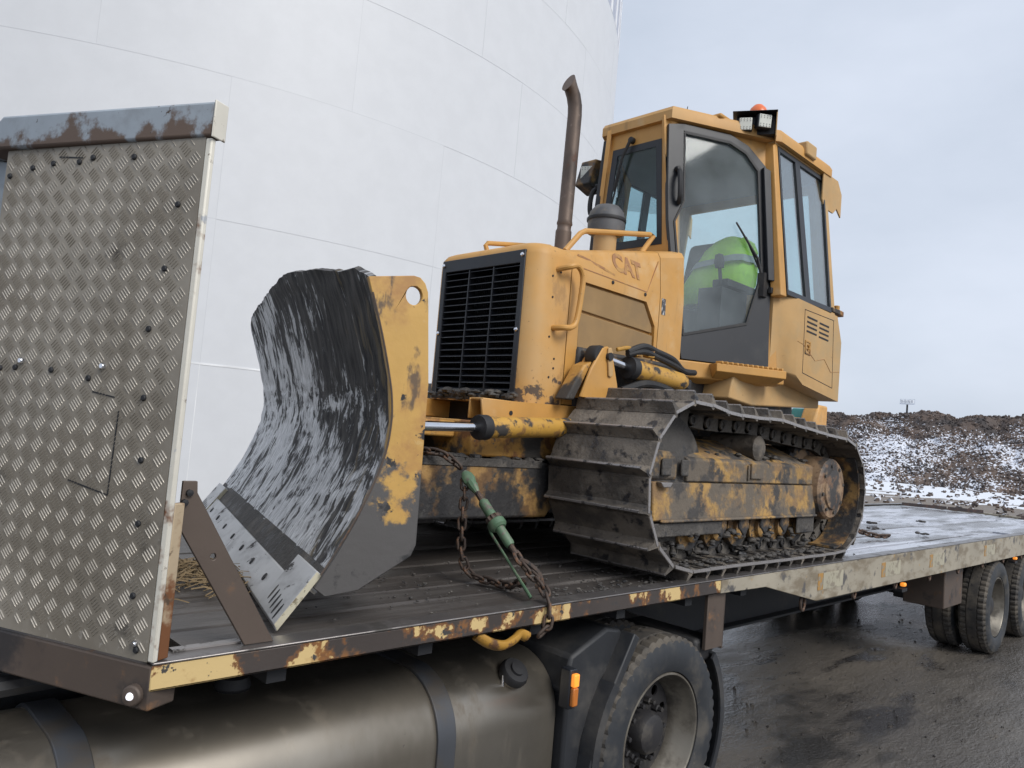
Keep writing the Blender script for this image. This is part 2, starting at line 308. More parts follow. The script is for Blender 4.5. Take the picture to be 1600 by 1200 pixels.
def glassm(name, tint, refl, haze, hazec=(.35,.38,.4), hazelo=.35, hazehi=.75):
    m_ = bpy.data.materials.new(name); m_.use_nodes = True; t = m_.node_tree; t.nodes.clear(); n_ = t.nodes.new; l_ = t.links.new
    o_ = n_('ShaderNodeOutputMaterial'); tr = n_('ShaderNodeBsdfTransparent'); tr.inputs[0].default_value = (*tint, 1)
    gl = n_('ShaderNodeBsdfGlossy'); gl.inputs['Roughness'].default_value = .04
    df = n_('ShaderNodeBsdfDiffuse'); df.inputs[0].default_value = (*hazec, 1)
    lw = n_('ShaderNodeLayerWeight'); fr = n_('ShaderNodeMath'); fr.operation = 'POWER'; l_(lw.outputs['Facing'], fr.inputs[0]); fr.inputs[1].default_value = 4.5
    mr = n_('ShaderNodeMath'); mr.operation = 'MULTIPLY_ADD'; mr.inputs[1].default_value = .8; mr.inputs[2].default_value = refl; mr.use_clamp = True; l_(fr.outputs[0], mr.inputs[0])
    a = n_('ShaderNodeMixShader'); l_(mr.outputs[0], a.inputs[0]); l_(tr.outputs[0], a.inputs[1]); l_(gl.outputs[0], a.inputs[2])
    z = n_('ShaderNodeTexNoise'); z.inputs['Scale'].default_value = 3; z.inputs['Detail'].default_value = 7; c_ = n_('ShaderNodeTexCoord'); l_(c_.outputs['Object'], z.inputs['Vector'])
    r_ = n_('ShaderNodeMapRange'); r_.inputs['From Min'].default_value = hazelo; r_.inputs['From Max'].default_value = hazehi; r_.inputs['To Max'].default_value = haze; l_(z.outputs['Fac'], r_.inputs[0])
    b_ = n_('ShaderNodeMixShader'); l_(r_.outputs[0], b_.inputs[0]); l_(a.outputs[0], b_.inputs[1]); l_(df.outputs[0], b_.inputs[2]); l_(b_.outputs[0], o_.inputs[0])
    return m_
M['glass'] = glassm('dusty cab door glass', (.95,.985,.985), .03, .22, (.42,.47,.50), .2, .8)
M['glass_clear'] = glassm('cab window glass', (.88,.965,.97), .03, .05)
M['glass_side'] = glassm('sky reflecting side glass', (.80,.92,.94), .26, .10)
M['yellow_nose'] = mat('nose yellow paint with mud splashes', YEL, .5, layers=[((.50,.34,.17), 1.6, .40, .72, {'amt': .6, 'rough': .7}), ((.30,.17,.07), 9, .60, .70, {'amt': .6, 'stretch': (1,1,.5)}), ((.10,.07,.05), 16, .56, .63, {'rough': .85, 'detail': 8, 'grad': (2, -.12, -.48, .16)}), ((.12,.075,.04), 70, .70, .74, {'detail': 2, 'amt': .8})], bump=[(35, .06, .004)])
M['frame_mud'] = mat('track frame paint under dried mud', (.40,.24,.075), .6, layers=[((.24,.15,.075), 8, .44, .60, {'rough': .8}), ((.135,.112,.088), 4.2, .44, .56, {'rough': .85, 'detail': 8}), ((.055,.05,.047), 6, .50, .60, {'rough': .7, 'detail': 8}), ((.20,.175,.145), 24, .62, .70, {'amt': .7})], bump=[(14, .7, .014), (60, .5, .005)])
# ------------------------------------------------------------------ setting: ground
def ground_mat():
    m_ = mat('wet muddy yard', (.10,.09,.08), .22, coord='Position', spec=.5, layers=[
        ((.13,.114,.096), .55, .44, .66, {'rough': .5, 'stretch': (.6, 1.4, 1)}),
        ((.036,.033,.032), 1.5, .54, .66, {'rough': .14, 'stretch': (.5, 1.6, 1)}),
        ((.11,.094,.076), 9, .60, .72, {'rough': .6, 'stretch': (.6, 1.6, 1)}),
        ((.034,.031,.028), .34, .51, .56, {'rough': .05, 'stretch': (.6, 1.3, 1)}),
        ((.17,.13,.09), .16, .50, .62, {'rough': .5, 'grad': (0, 14, 30, .22), 'amt': .85}),
        ((.72,.75,.80), .34, .52, .57, {'rough': .8, 'grad': (0, 8, 72, .34), 'stretch': (.35, 1, 1), 'detail': 12})],
        bump=[(2.2, .45, .06, (.6, 1.5, 1)), (9, .35, .03, (.5, 1.7, 1)), (38, .8, .014, (.7, 1.3, 1)), (110, .6, .005)])
    return m_
M['ground'] = ground_mat()
g = MB(); g.add([(-1500,-1500,GZ),(1500,-1500,GZ),(1500,1500,GZ),(-1500,1500,GZ)], [(0,1,2,3)])
tag(obj('ground', g, M['ground'], ang=0), kind='structure')

# ------------------------------------------------------------------ white storage tank behind
TC = V((8.3, 23.05, 0)); TR = 13.45
tank = thing('storage_tank', 'huge white welded steel storage tank filling the left background', 'storage tank', (TC.x, TC.y, GZ))
def cyl_strip(r, a0, a1, z0, z1, n, t):
    b = MB(); rows = []
    for k in range(n+1):
        a = R(a0+(a1-a0)*k/n); c, s = math.cos(a), math.sin(a)
        rows.append([TC+V((c*r, s*r, z0)), TC+V((c*(r+t), s*(r+t), z0)), TC+V((c*(r+t), s*(r+t), z1)), TC+V((c*r, s*r, z1))])
    return b.loft(rows)
sh = MB(); sh.lathe([(TR-.03, 0), (TR-.03, 14.6), (.01, 15.4)], (TC.x, TC.y, GZ), (0,0,1), 160)
obj('tank_shell', sh, M['tank_white'], tank)
ZC = [GZ, 1.30, 3.69, 6.10, 8.22, 10.34, 12.44]
for k in range(6):
    off = -108.3 + (0 if k in (1,) else 5.6*k if k != 2 else 17.3*.0)
    off = {0: -108.3, 1: -108.3, 2: -91.0, 3: -99.5, 4: -105, 5: -93}[k]
    a = off-17.3*3
    for j in range(8):
        obj('wall_plate', cyl_strip(TR-.012, a+17.3*j, a+17.3*(j+1), ZC[k], ZC[k+1], 30, .012+.0012*((j*7+k*3) % 3)), M['tank_white'], tank)
        a0 = a+17.3*j; obj('vertical_weld', cyl_strip(TR-.01, a0-.022, a0+.022, ZC[k], ZC[k+1], 1, .0128), M['weld_grey'] if k else M['weld'], tank)
    wz = .028 if k == 0 else .012
    obj('ring_weld', cyl_strip(TR-.008, off-60, off+95, ZC[k+1]-wz/2, ZC[k+1]+wz/2, 200, .014 if k == 0 else .0112), M['weld'] if k == 0 else M['weld_grey'], tank)
obj('top_panel', cyl_strip(TR-.02, -160, -20, 12.452, 14.2, 160, .006), M['tank_panel'], tank)
for j in range(40):
    a0 = -160+3.5*j; obj('stiffener', cyl_strip(TR-.014, a0-.45, a0+.45, 12.452, 14.1, 2, .02), M['tank_rib'], tank)

# ------------------------------------------------------------------ snow dusted rubble heaps far right
def heap_mat():
    m_ = bpy.data.materials.new('snow dusted brown rubble'); m_.use_nodes = True; t = m_.node_tree; b = t.nodes['Principled BSDF']; n_ = t.nodes.new; l_ = t.links.new
    ge = n_('ShaderNodeNewGeometry'); b.inputs['Roughness'].default_value = .85
    def nz_(s, d, off=0, st=(1,1,1)):
        mp_ = n_('ShaderNodeMapping'); mp_.inputs['Location'].default_value = (off, off, off); mp_.inputs['Scale'].default_value = st; l_(ge.outputs['Position'], mp_.inputs[0])
        z = n_('ShaderNodeTexNoise'); z.inputs['Scale'].default_value = s; z.inputs['Detail'].default_value = d; l_(mp_.outputs[0], z.inputs['Vector']); return z.outputs['Fac']
    r1 = n_('ShaderNodeValToRGB'); l_(nz_(.5, 6), r1.inputs[0]); r1.color_ramp.elements[0].position = .35; r1.color_ramp.elements[1].position = .68
    r1.color_ramp.elements[0].color = (.050,.043,.042,1); r1.color_ramp.elements[1].color = (.14,.10,.078,1)
    # snow: where the face looks up and in broad drifts, broken into specks
    sp = n_('ShaderNodeSeparateXYZ'); l_(ge.outputs['Normal'], sp.inputs[0])
    a = n_('ShaderNodeMath'); a.operation = 'MULTIPLY_ADD'; l_(sp.outputs[2], a.inputs[0]); a.inputs[1].default_value = .22; l_(nz_(.16, 4, 40, (1,1,2.4)), a.inputs[2])
    c = n_('ShaderNodeMath'); c.operation = 'MULTIPLY_ADD'; l_(nz_(5.0, 3, 9), c.inputs[0]); c.inputs[1].default_value = 1.35; l_(a.outputs[0], c.inputs[2])
    d = n_('ShaderNodeMapRange'); d.inputs['From Min'].default_value = 1.35; d.inputs['From Max'].default_value = 1.41; l_(c.outputs[0], d.inputs[0])
    # crests are blown free of snow
    sz = n_('ShaderNodeSeparateXYZ'); l_(ge.outputs['Position'], sz.inputs[0]); zr = n_('ShaderNodeMapRange'); zr.inputs['From Min'].default_value = 3.2; zr.inputs['From Max'].default_value = 7.0; zr.inputs['To Max'].default_value = -.20; l_(sz.outputs[2], zr.inputs[0])
    ad = n_('ShaderNodeMath'); ad.operation = 'ADD'; l_(c.outputs[0], ad.inputs[0]); l_(zr.outputs[0], ad.inputs[1]); l_(ad.outputs[0], d.inputs[0])
    mx_ = n_('ShaderNodeMix'); mx_.data_type = 'RGBA'; l_(d.outputs[0], mx_.inputs['Factor']); l_(r1.outputs[0], mx_.inputs['A']); mx_.inputs['B'].default_value = (.66,.69,.76,1)
    l_(mx_.outputs['Result'], b.inputs['Base Color']); return m_
M['heap'] = heap_mat()
CX, CY = -0.756, -1.951
def polar(px, D):
    a = YAW+math.atan((px-800)/FPX); return V((CX+D*math.sin(a), CY+D*math.cos(a), GZ))
rock = []
for k in range(4):
    b = MB(); P = []
    for x in (-1,1):
        for y in (-1,1):
            for z in (-1,1): P.append(V((x*random.uniform(.3,.6), y*random.uniform(.3,.6), z*random.uniform(.2,.5))))
    rock.append(P)
RF = [(0,1,3,2),(4,6,7,5),(0,4,5,1),(2,3,7,6),(0,2,6,4),(1,5,7,3)]
from mathutils import noise as mn
heap_list = [(1270,104,7.6,12),(1303,101,8.1,11),(1352,100,8.0,11),(1380,103,8.7,10),(1420,101,8.5,11),(1460,100,9.0,12),(1527,100,8.7,13),(1572,104,9.2,12),(1622,100,9.3,13),(1690,104,9.2,13),(1770,108,9,14),
             (1335,91,4.6,9),(1390,90,5.0,10),(1450,90,4.7,10),(1505,91,5.4,10),(1560,90,5.2,10),(1625,91,5.6,11),(1700,94,5.4,11)]
def heap_label(i):
    back = ['half hidden behind the bulldozer track', 'first to show right of the bulldozer', 'second along the skyline right of the bulldozer', 'third along the skyline, just left of the floodlight mast', 'directly under the floodlight mast', 'just right of the floodlight mast, broad rounded crest', 'second right of the floodlight mast', 'third right of the floodlight mast', 'last on the skyline at the right edge', 'beyond the right edge of the view', 'farthest beyond the right edge of the view']
    front = ['lower front one nearest the bulldozer track', 'lower front one, second from the track', 'lower front one below the floodlight mast', 'lower front one, fourth from the track', 'lower front one, fifth from the track', 'lower front one at the right edge', 'lower front one past the right edge']
    return 'snow dusted rubble heap '+(back+front)[i]
for hi_, (px, D, H, rad) in enumerate(heap_list):
    rad *= .74 if hi_ < 11 else .95
    c = polar(px, D); b = MB(); NR, NA = 22, 56
    def hz(x, y):
        rr = math.hypot(x-c.x, y-c.y)/rad
        base = H*max(0, (1-rr**1.45))*(1-.10*math.exp(-(rr*5)**2)) 
        return base + mn.noise(V((x*.35, y*.35, hi_)))*.55*min(1, (1-rr)*3) + mn.noise(V((x*1.7, y*1.7, hi_)))*.22*min(1, (1-rr)*4)
    P = [V((c.x, c.y, GZ+hz(c.x, c.y)))]; F = []
    for i in range(1, NR+1):
        for j in range(NA):
            a = 2*math.pi*j/NA; x = c.x+rad*i/NR*math.cos(a); y = c.y+rad*i/NR*math.sin(a); P.append(V((x, y, GZ+hz(x, y)-(.3 if i == NR else 0))))
    for j in range(NA):
        F.append((0, 1+j, 1+(j+1) % NA))
        for i in range(NR-1): F.append((1+i*NA+j, 1+(i+1)*NA+j, 1+(i+1)*NA+(j+1) % NA, 1+i*NA+(j+1) % NA))
    b.add(P, F)
    root = thing('rubble_heap', heap_label(hi_), 'heap', (c.x, c.y, GZ), 'rubble heaps beyond the yard')
    obj('mound', b, M['heap'], root, ang=0)
    b = MB()
    for k in range(3000):
        a = random.uniform(0, 2*math.pi); rr = rad*math.sqrt(random.random()); x, y = c.x+rr*math.cos(a), c.y+rr*math.sin(a)
        if (x-c.x)*(c.x-CX)+(y-c.y)*(c.y-CY) > rad*4*10: continue
        s = random.choice((.08,.1,.13,.17,.22,.3)); q = Matrix.Rotation(random.uniform(0, 6.28), 3, V((random.random(), random.random(), random.random()+.01)).normalized())
        z = GZ+hz(x, y)+s*.1
        b.add([V((x, y, z))+q @ (p*s) for p in random.choice(rock)], RF)
    tag(obj('rubble', b, M['heap'], root, ang=0, recalc=False), kind='stuff')
# scattered blocks lying on the snow in front of the heaps
b = MB()
for k in range(500):
    p = polar(random.uniform(1290, 1750), random.uniform(34, 88)); s = random.uniform(.08, .3); q = Matrix.Rotation(random.uniform(0, 6.28), 3, V((random.random(), random.random(), 1)).normalized())
    b.add([p+V((0, 0, s*.15))+q @ (v_*s) for v_ in random.choice(rock)], RF)
tag(obj('scattered_rubble', b, M['heap'], ang=0, recalc=False), 'loose dark rubble strewn on the snow before the heaps', 'rubble', kind='stuff')

# ------------------------------------------------------------------ floodlight mast and the far machine
p = polar(1420, 135); mast = thing('floodlight_mast', 'thin grey floodlight mast standing behind the rubble heaps', 'light mast', p)
top = p+V((0, 0, 11.8)); b = MB()
b.tube([p, p+V((0, 0, 11.3))], [.22, .14], 8)
for k in range(10): b.box(p+V((0, 0, 1+k)), (.5, .5, .06))
obj('mast_pole', b, M['dark'], mast)
b = MB(); b.bb(top.x-.15, top.x+.15, top.y-1.1, top.y+1.1, top.z-.45, top.z-.35)
for k in range(4): b.bb(top.x-.03, top.x+.03, top.y-1.1+k*.72, top.y-1.06+k*.72, top.z-.4, top.z+.35)
b.bb(top.x-.03, top.x+.03, top.y-1.1, top.y+1.1, top.z+.33, top.z+.36); obj('platform', b, M['tank_panel'], mast)
for k in range(4):
    b = MB(); b.bb(top.x-.4, top.x-.1, top.y-.95+k*.5, top.y-.6+k*.5, top.z-.25, top.z+.2); obj('flood_lamp', b, M['weld_grey'], mast, bevel=.03)
ex = thing('excavator', 'small yellow excavator just showing behind the dozer track', 'excavator', (41, 16, GZ))
b = MB(); b.prism([(40,.05),(43.4,.05),(43.4,2.5),(42.8,2.75),(40,2.75)], 'y', 16.75, 18.7); obj('upper_body', b, M['yellow'], ex, bevel=.08)
b = MB(); b.prism([(39.6,.08),(41.2,.08),(41.2,3.5),(40.1,3.5),(39.6,2.6)], 'y', 15.75, 16.62); obj('cab_shell', b, M['yellow'], ex, bevel=.12)
b = MB(); b.plate([(39.59,15.85,2.0),(39.59,16.5,2.0),(40.07,16.5,3.35),(40.07,15.85,3.35)], .03); obj('cab_window', b, M['glass_clear'], ex)
b = MB(); b.prism([(39.6,.1),(41.2,.1),(41.2,3.28),(40.2,3.28)], 'y', 16.64, 17.4); obj('tool_box', b, mat('teal paint', (.05,.22,.21), .5), ex, bevel=.08)
for s in (16.8, 18.3):
    b = MB(); b.prism([(39.4,GZ+.3),(39.9,GZ),(43.2,GZ),(43.7,GZ+.3),(43.7,GZ+.6),(43.2,GZ+.9),(39.9,GZ+.9),(39.4,GZ+.6)], 'y', s, s+.6); obj('crawler_track', b, M['shoe'], ex, bevel=.05)
b = MB(); b.lathe([(.9, 0), (.9, 1.0)], (41.6, 17.6, GZ+.8), (0,0,1), 20); b.bb(40.6,42.6,16.9,18.3,GZ+.4,GZ+.9); obj('turntable', b, M['dark'], ex)
b = MB(); b.prism([(43.2,1.9),(40.4,3.2),(38.2,3.2),(36.4,1.6),(36.5,1.3),(38.3,2.75),(40.2,2.8),(42.9,1.5)], 'y', 17.6, 18.0); b.prism([(36.3,1.7),(36.7,1.6),(37.6,-.4),(37.3,-.5)], 'y', 17.65, 17.95)
obj('boom', b, M['yellow'], ex, bevel=.03)

# ------------------------------------------------------------------ flatbed trailer
tr = thing('flatbed_trailer', 'long flatbed trailer with wet wooden deck carrying the bulldozer', 'trailer', (0, 1.22, GZ))
TW, TL = 2.46, 12.95
# under-deck steel: front beam, main beams, cross members
WD = V((-.43, .903, 0)).normalized()          # the front corner is swept back along this line
w0 = V((-.02, 0, 0)); w1 = w0+WD*.75; w2 = V((w1.x, TW-w1.y, 0)); w3 = V((-.02, TW, 0))
b = MB()
for a, c in ((w0, w1), (w1, w2), (w2, w3)):
    d = (c-a).normalized(); n = V((-d.y, d.x, 0)); n = -n if n.x > 0 else n
    b.loft([[a+n*0+V((0,0,-.115)), a-n*.09+V((0,0,-.115)), a-n*.09+V((0,0,-.004)), a+n*.0+V((0,0,-.004))], [c+V((0,0,-.115)), c-n*.09+V((0,0,-.115)), c-n*.09+V((0,0,-.004)), c+V((0,0,-.004))]])
obj('front_beam', b, M['steel'], tr, bevel=.006)
for y in (.62, TW-.62):
    b = MB(); b.prism([(.2,-.12),(2.9,-.12),(3.0,-.12),(TL-.1,-.12),(TL-.1,-.38),(9.0,-.50),(3.5,-.50),(2.7,-.26),(.2,-.22)], 'y', y-.008, y+.008)
    b.prism([(2.7,-.262),(3.5,-.502),(9.0,-.502),(TL-.1,-.382),(TL-.1,-.397),(9.0,-.517),(3.5,-.517),(2.7,-.277)], 'y', y-.07, y+.07)
    obj('main_beam', b, M['dark'], tr)
for k in range(24):
    b = MB(); x = .35+k*.54; b.bb(x-.03, x+.03, .05, TW-.05, -.118, -.062); obj('cross_member', b, M['dark'], tr)
# planks of the deck
pw = (TW-.17)/12; M['decks'] = [M['wood'], M['wood_pale']]
for i in range(12):
    y0 = .085+i*pw; cutx = [-.30 if .68 < y0+pw/2 < TW-.68 else -.02-.3*min(y0, TW-y0)/.68+.1, 4.75+random.uniform(-.3,.3), 8.7+random.uniform(-.5,.5), TL-.12]
    if i == 0: cutx[0] = .1
    for k in range(3):
        b = MB(); x0, x1 = cutx[k]+.004, cutx[k+1]-.004; n = 10; dz = random.uniform(-.006, .002) if k == 0 else random.uniform(-.022, .003); tl = random.uniform(-.004, .004); wob = [random.uniform(-.0035, .0035) for _ in range(n+1)]
        rows = []
        for j in range(n+1):
            x = x0+(x1-x0)*j/n; gq = .0042 if k == 0 else .017; e0 = random.uniform(.0008, gq); e1 = random.uniform(.0008, gq)
            rows.append([V((x, y0+e0, -.055)), V((x, y0+pw-e1, -.055)), V((x, y0+pw-e1, -.010+dz+tl)), V((x, y0+pw-e1-.008, -.004+dz+tl+wob[j])), V((x, y0+e0+.008, -.004+dz-tl+wob[j])), V((x, y0+e0, -.010+dz-tl))])
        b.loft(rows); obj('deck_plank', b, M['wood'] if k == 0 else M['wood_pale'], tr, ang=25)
# side rails
for s in (0, 1):
    f = (lambda y: y) if s == 0 else (lambda y: TW-y)
    def sb(x0, x1, ya, yb, z0, z1, b): ya, yb = sorted((f(ya), f(yb))); b.bb(x0, x1, ya, yb, z0, z1)
    b = MB(); sb(-.02, 2.72, 0, .012, -.066, -.002, b); sb(-.02, 2.72, 0, .07, -.066, -.058, b); o = obj('side_rail', b, M['rail'], tr, bevel=.003)
    ya, yb = sorted((f(-.001), f(.013)))
    b = MB(); b.prism([(2.7225,-.002),(TL,-.002),(TL,-.23),(3.85,-.212),(3.2,-.075),(2.7225,-.068)], 'y', ya, yb); sb(3.9, TL, .013, .07, -.222, -.212, b); obj('side_rail', b, M['rail_cream'], tr, bevel=.003)
    b = MB(); sb(-.02, TL, -.004, .078, -.0015, .006, b); obj('rail_cap', b, M['railtop'], tr, bevel=.003)
    for j in range(16):
        x = .62+j*.78; b = MB()
        ring = [(x+.028*math.cos(t), f(.03), -.10-.05*(x > 3.4)*2.4+.045*math.sin(t)) for t in [k*math.pi/8 for k in range(16)]]
        b.tube(ring, .009, 6, closed=True); 
        if x > 3.5: obj('lashing_ring', b, M['rust'], tr)
b = MB(); b.bb(TL, TL+.06, 0, TW, -.25, .004); obj('rear_beam', b, M['rail_cream'], tr, bevel=.006)
# hull bracket behind the truck wheel and suspension hangers
b = MB(); b.bb(2.66, 2.83, .03, .05, -.35, -.07); b.bb(2.815, 2.83, .03, .13, -.36, -.07); obj('mudguard_bracket', b, M['steel'], tr, bevel=.003)
# headboard on the swept corner
hb = MB()
def hp(s, z, off=0): n = V((WD.y, -WD.x, 0)); return w0+WD*s-n*off+V((0, 0, z))
def panel(s0, s1, z0, z1, o0, o1):
    return [[hp(s0,z0,o0), hp(s1,z0,o0), hp(s1,z1,o0), hp(s0,z1,o0)], [hp(s0,z0,o1), hp(s1,z0,o1), hp(s1,z1,o1), hp(s0,z1,o1)]]
hb.loft(panel(.013, .742, .006, 1.372, .0, .005)); head = obj('headboard_panel', hb, M['alu'], tr)
# raised five-bar tread on the plate, groups at alternating slants
b = MB(); P0 = .0625; PV = .060
def bar(cs, cz, ang, ln, wd):
    ca, sa = math.cos(ang), math.sin(ang); Q = []
    for a, w_, h in ((-ln/2, 0, .0), (-ln*.28, wd/2, 0), (ln*.28, wd/2, 0), (ln/2, 0, 0), (ln*.28, -wd/2, 0), (-ln*.28, -wd/2, 0)): Q.append(hp(cs+a*ca-w_*sa, cz+a*sa+w_*ca, .0049))
    Q += [hp(cs-ln*.3*ca, cz-ln*.3*sa, .0072), hp(cs+ln*.3*ca, cz+ln*.3*sa, .0072)]
    b.add(Q, [(0,1,6),(1,2,7,6),(2,3,7),(3,4,7),(4,5,6,7),(5,0,6)])
for i in range(13):
    for j in range(26):
        for kind in (0, 1):
            cs, cz = .045+i*P0+kind*P0/2, .03+j*PV+kind*PV/2
            ang = R(46) if kind == 0 else R(-44)
            for k in range(5):
                o = (k-2)*.0086; x, z = cs-o*math.sin(ang), cz+o*math.cos(ang)
                if .032 < x < .73 and .03 < z < 1.34: bar(x, z, ang, random.uniform(.030,.034), random.uniform(.0034,.0044))
tag(obj('tread_bars', b, M['alu_bar'], head, ang=0), kind='stuff')
def disc_bolt(s, z, r, mt, par=None, h=.012):
    b = MB(); n = V((WD.y, -WD.x, 0)); b.lathe([(r, 0), (r, h*.6), (r*.7, h), (0.0001, h)], hp(s, z, .004), -n, 10); obj('bolt', b, mt, par or head)
for s, z in [(.08,1.17),(.10,1.0),(.13,.84),(.12,.66),(.105,.50),(.09,.34),(.08,.16),(.25,1.305),(.40,1.31),(.55,1.30),(.63,1.29),(.32,.70),(.46,.715),(.60,.715),(.66,.71),(.72,1.27),(.05,.03),(.45,1.30)]: disc_bolt(s, z, .0085, M['dark'], h=.007)
for s, z in ((.27,.735),(.575,.735),(.055,.045)): disc_bolt(s, z, .009, M['chrome'])
# welded patch outline on the plate
b = MB()
for s0, z0, s1, z1 in ((.20,.62,.205,.40),(.205,.40,.35,.425),(.22,.655,.30,.665),(.44,1.312,.53,1.318)):
    d = V((s1-s0, z1-z0)).normalized(); nn = (-d.y*.0018, d.x*.0018)
    b.loft([[hp(s0+nn[0],z0+nn[1],.0045), hp(s1+nn[0],z1+nn[1],.0045), hp(s1-nn[0],z1-nn[1],.0045), hp(s0-nn[0],z0-nn[1],.0045)], [hp(s0+nn[0],z0+nn[1],.0065), hp(s1+nn[0],z1+nn[1],.0065), hp(s1-nn[0],z1-nn[1],.0065), hp(s0-nn[0],z0-nn[1],.0065)]])
tag(obj('patch_seam', b, M['dark'], head), kind='stuff')
# corner post, top rail and stay
b = MB(); b.loft(panel(-.008, .012, .007, 1.345, -.010, .006)); obj('corner_post', b, M['whitepost'], tr, bevel=.004)
b = MB(); b.loft(panel(-.006, .012, .008, .40, -.045, -.0105)); obj('post_stiffener', b, mat('rusted cream post', (.42,.33,.22), .7, layers=[(RUST, 7, .44, .56, {}), ((.08,.05,.03), 16, .58, .66, {})], bump=[(50,.3,.003)]), tr, bevel=.003)
b = MB(); n = V((WD.y, -WD.x, 0)); cR = []
def sect(p, d, z0, z1, t0, t1):
    nn = V((d.y, -d.x, 0)); return [p-nn*t0+V((0,0,z0)), p+nn*t1+V((0,0,z0)), p+nn*t1+V((0,0,z1)), p-nn*t0+V((0,0,z1))]
b.loft([sect(hp(-.012, 0), WD, 1.347, 1.440, .012, .03), sect(hp(.755, 0), (WD+V((0,1,0))).normalized(), 1.347, 1.447, .022, .03), sect(V((w2.x, w2.y, 0)), (V((0,1,0))+V((-WD.x, WD.y, 0))).normalized(), 1.347, 1.447, .022, .03), sect(w3, V((-WD.x, WD.y, 0)), 1.347, 1.447, .022, .03)])
o = obj('top_rail', b, M['greyrail'], tr, bevel=.008)
b = MB(); nn = n; pa = hp(-.017, 0); b.loft([sect(pa, WD, 1.344, 1.442, .015, .033), sect(hp(-.0115, 0), WD, 1.344, 1.442, .015, .033)]); obj('rail_end_plate', b, M['whitepost'], tr, bevel=.003)
b = MB(); b.bb(w1.x-.002, w1.x+.004, .86, TW-.86, .006, 1.346); obj('headboard_centre_panel', b, M['alu'], tr)
b = MB(); b.bb(w1.x-.02, w1.x+.03, .80, .85, -.003, 1.346); b.bb(w1.x-.02, w1.x+.03, TW-.85, TW-.80, -.003, 1.346); obj('headboard_post', b, M['greyrail'], tr, bevel=.004)
b = MB(); n2 = V((WD.y, WD.x, 0)); b.loft([[w2+V((0,0,.006)), w3+V((0,0,.006)), w3+V((0,0,1.346)), w2+V((0,0,1.346))], [w2+V((-.006,-.003,.006)), w3+V((-.006,-.003,.006)), w3+V((-.006,-.003,1.346)), w2+V((-.006,-.003,1.346))]]); obj('headboard_panel', b, M['alu'], tr)
# flat stay from post to deck
b = MB(); A0, A1, B0, B1 = (.012,.43), (.052,.445), (.315,.0075), (.232,.0075)
b.holes([(-.012,.385),(.018,.395),(.018,.455),(.055,.455),(.058,.425),(.318,.0075),(.232,.0075)], [[(.118+.008*math.cos(t), .255+.009*math.sin(t)) for t in [k*math.pi/5 for k in range(10)]]], lambda a, c, d: (a, .028+d, c), .012)
obj('corner_stay', b, M['steel'], tr, bevel=.002)
b = MB()
for x, z in ((.035,.425),(.025,.40)): b.lathe([(.009,0),(.009,.01),(.0001,.012)], (x,.028,z), (0,-1,0), 8)
obj('stay_bolt', b, M['dark'], tr)
b = MB(); b.bb(.05, .235, .055, .085, .0065, .012); obj('deck_edge_strip', b, M['worn'], tr)
# lamps
b = MB(); b.lathe([(.010,0),(.011,.03),(.007,.038),(.0001,.040)], (-.03,.045,-.078), (-.8,-.6,0), 14); lo = obj('marker_lamp', b, M['white_glint'], tr)
b = MB(); b.lathe([(.026,-.03),(.026,.030),(.016,.032)], (-.03,.045,-.078), (-.8,-.6,0), 14); b.bb(-.03,.03,.03,.07,-.105,-.068); obj('lamp_housing', b, M['steel'], tr, bevel=.004)
for x in (5.45, 8.9):
    b = MB(); b.bb(x-.022, x+.022, .004, .04, -.262, -.234); obj('marker_lamp', b, M['amber_on'], tr, bevel=.008)
    b = MB(); b.bb(x-.055, x+.055, .01, .07, -.30, -.276); obj('lamp_bracket', b, M['dark'], tr)
for k, x in enumerate((3.9, 4.95, 6.0, 7.6)):
    b = MB(); b.bb(x-.035, x+.035, -.0035, -.0012, -.15, -.05); obj('reflector_tape', b, mat('worn amber tape', (.40,.22,.06), .5, layers=[((.26,.23,.18), 20, .5, .58, {})]), tr)
    b = MB(); b.bb(x+.04, x+.34, -.0034, -.0011, -.15, -.05); obj('reflector_tape', b, mat('worn pale tape', (.40,.37,.28), .5, layers=[((.24,.21,.16), 11, .48, .56, {})]), tr)

# ------------------------------------------------------------------ wheels
def tyre_mesh(wd=.27, Ro=.468):
    b = MB(); prof = [(.300,.055),(.305,.018),(.345,.0),(.415,.004),(.448,.016),(.458,.030),(.466,.036),(.468,.065),(.468,.082),(.456,.083),(.456,.092),(.468,.093),(.468,.128),(.456,.129),(.456,.141),(.468,.142)]
    prof = [(r_*Ro/.468 if r_ > .40 else r_, h) for r_, h in prof]; prof = prof+[(r_, wd-h) for r_, h in prof[::-1]]
    def seg(k, i, r_):
        j = min(i, len(prof)-1-i)
        if k % 3 == 0 and 4 <= j <= 8: return r_-.012
        return r_
    b.lathe(prof, (0,0,0), (0,1,0), 150, seg=seg, caps=False); nf = len(prof)-1
    b.m = [1 if 4 <= (fi % nf) <= nf-5 and fi < 150*nf else 0 for fi in range(len(b.f))]
    return mesh_of(b, 'tyre', [M['tyre'], M['tread']], 28)
def rim_mesh():
    b = MB(); b.lathe([(.302,.052),(.302,.030),(.298,.022),(.290,.020),(.284,.026),(.282,.045),(.268,.060),(.262,.10),(.250,.112),(.243,.165),(.243,.20),(.28,.235),(.300,.24)], (0,0,0), (0,1,0), 64, caps=False)
    return mesh_of(b, 'rim', [M['rim']], 40)
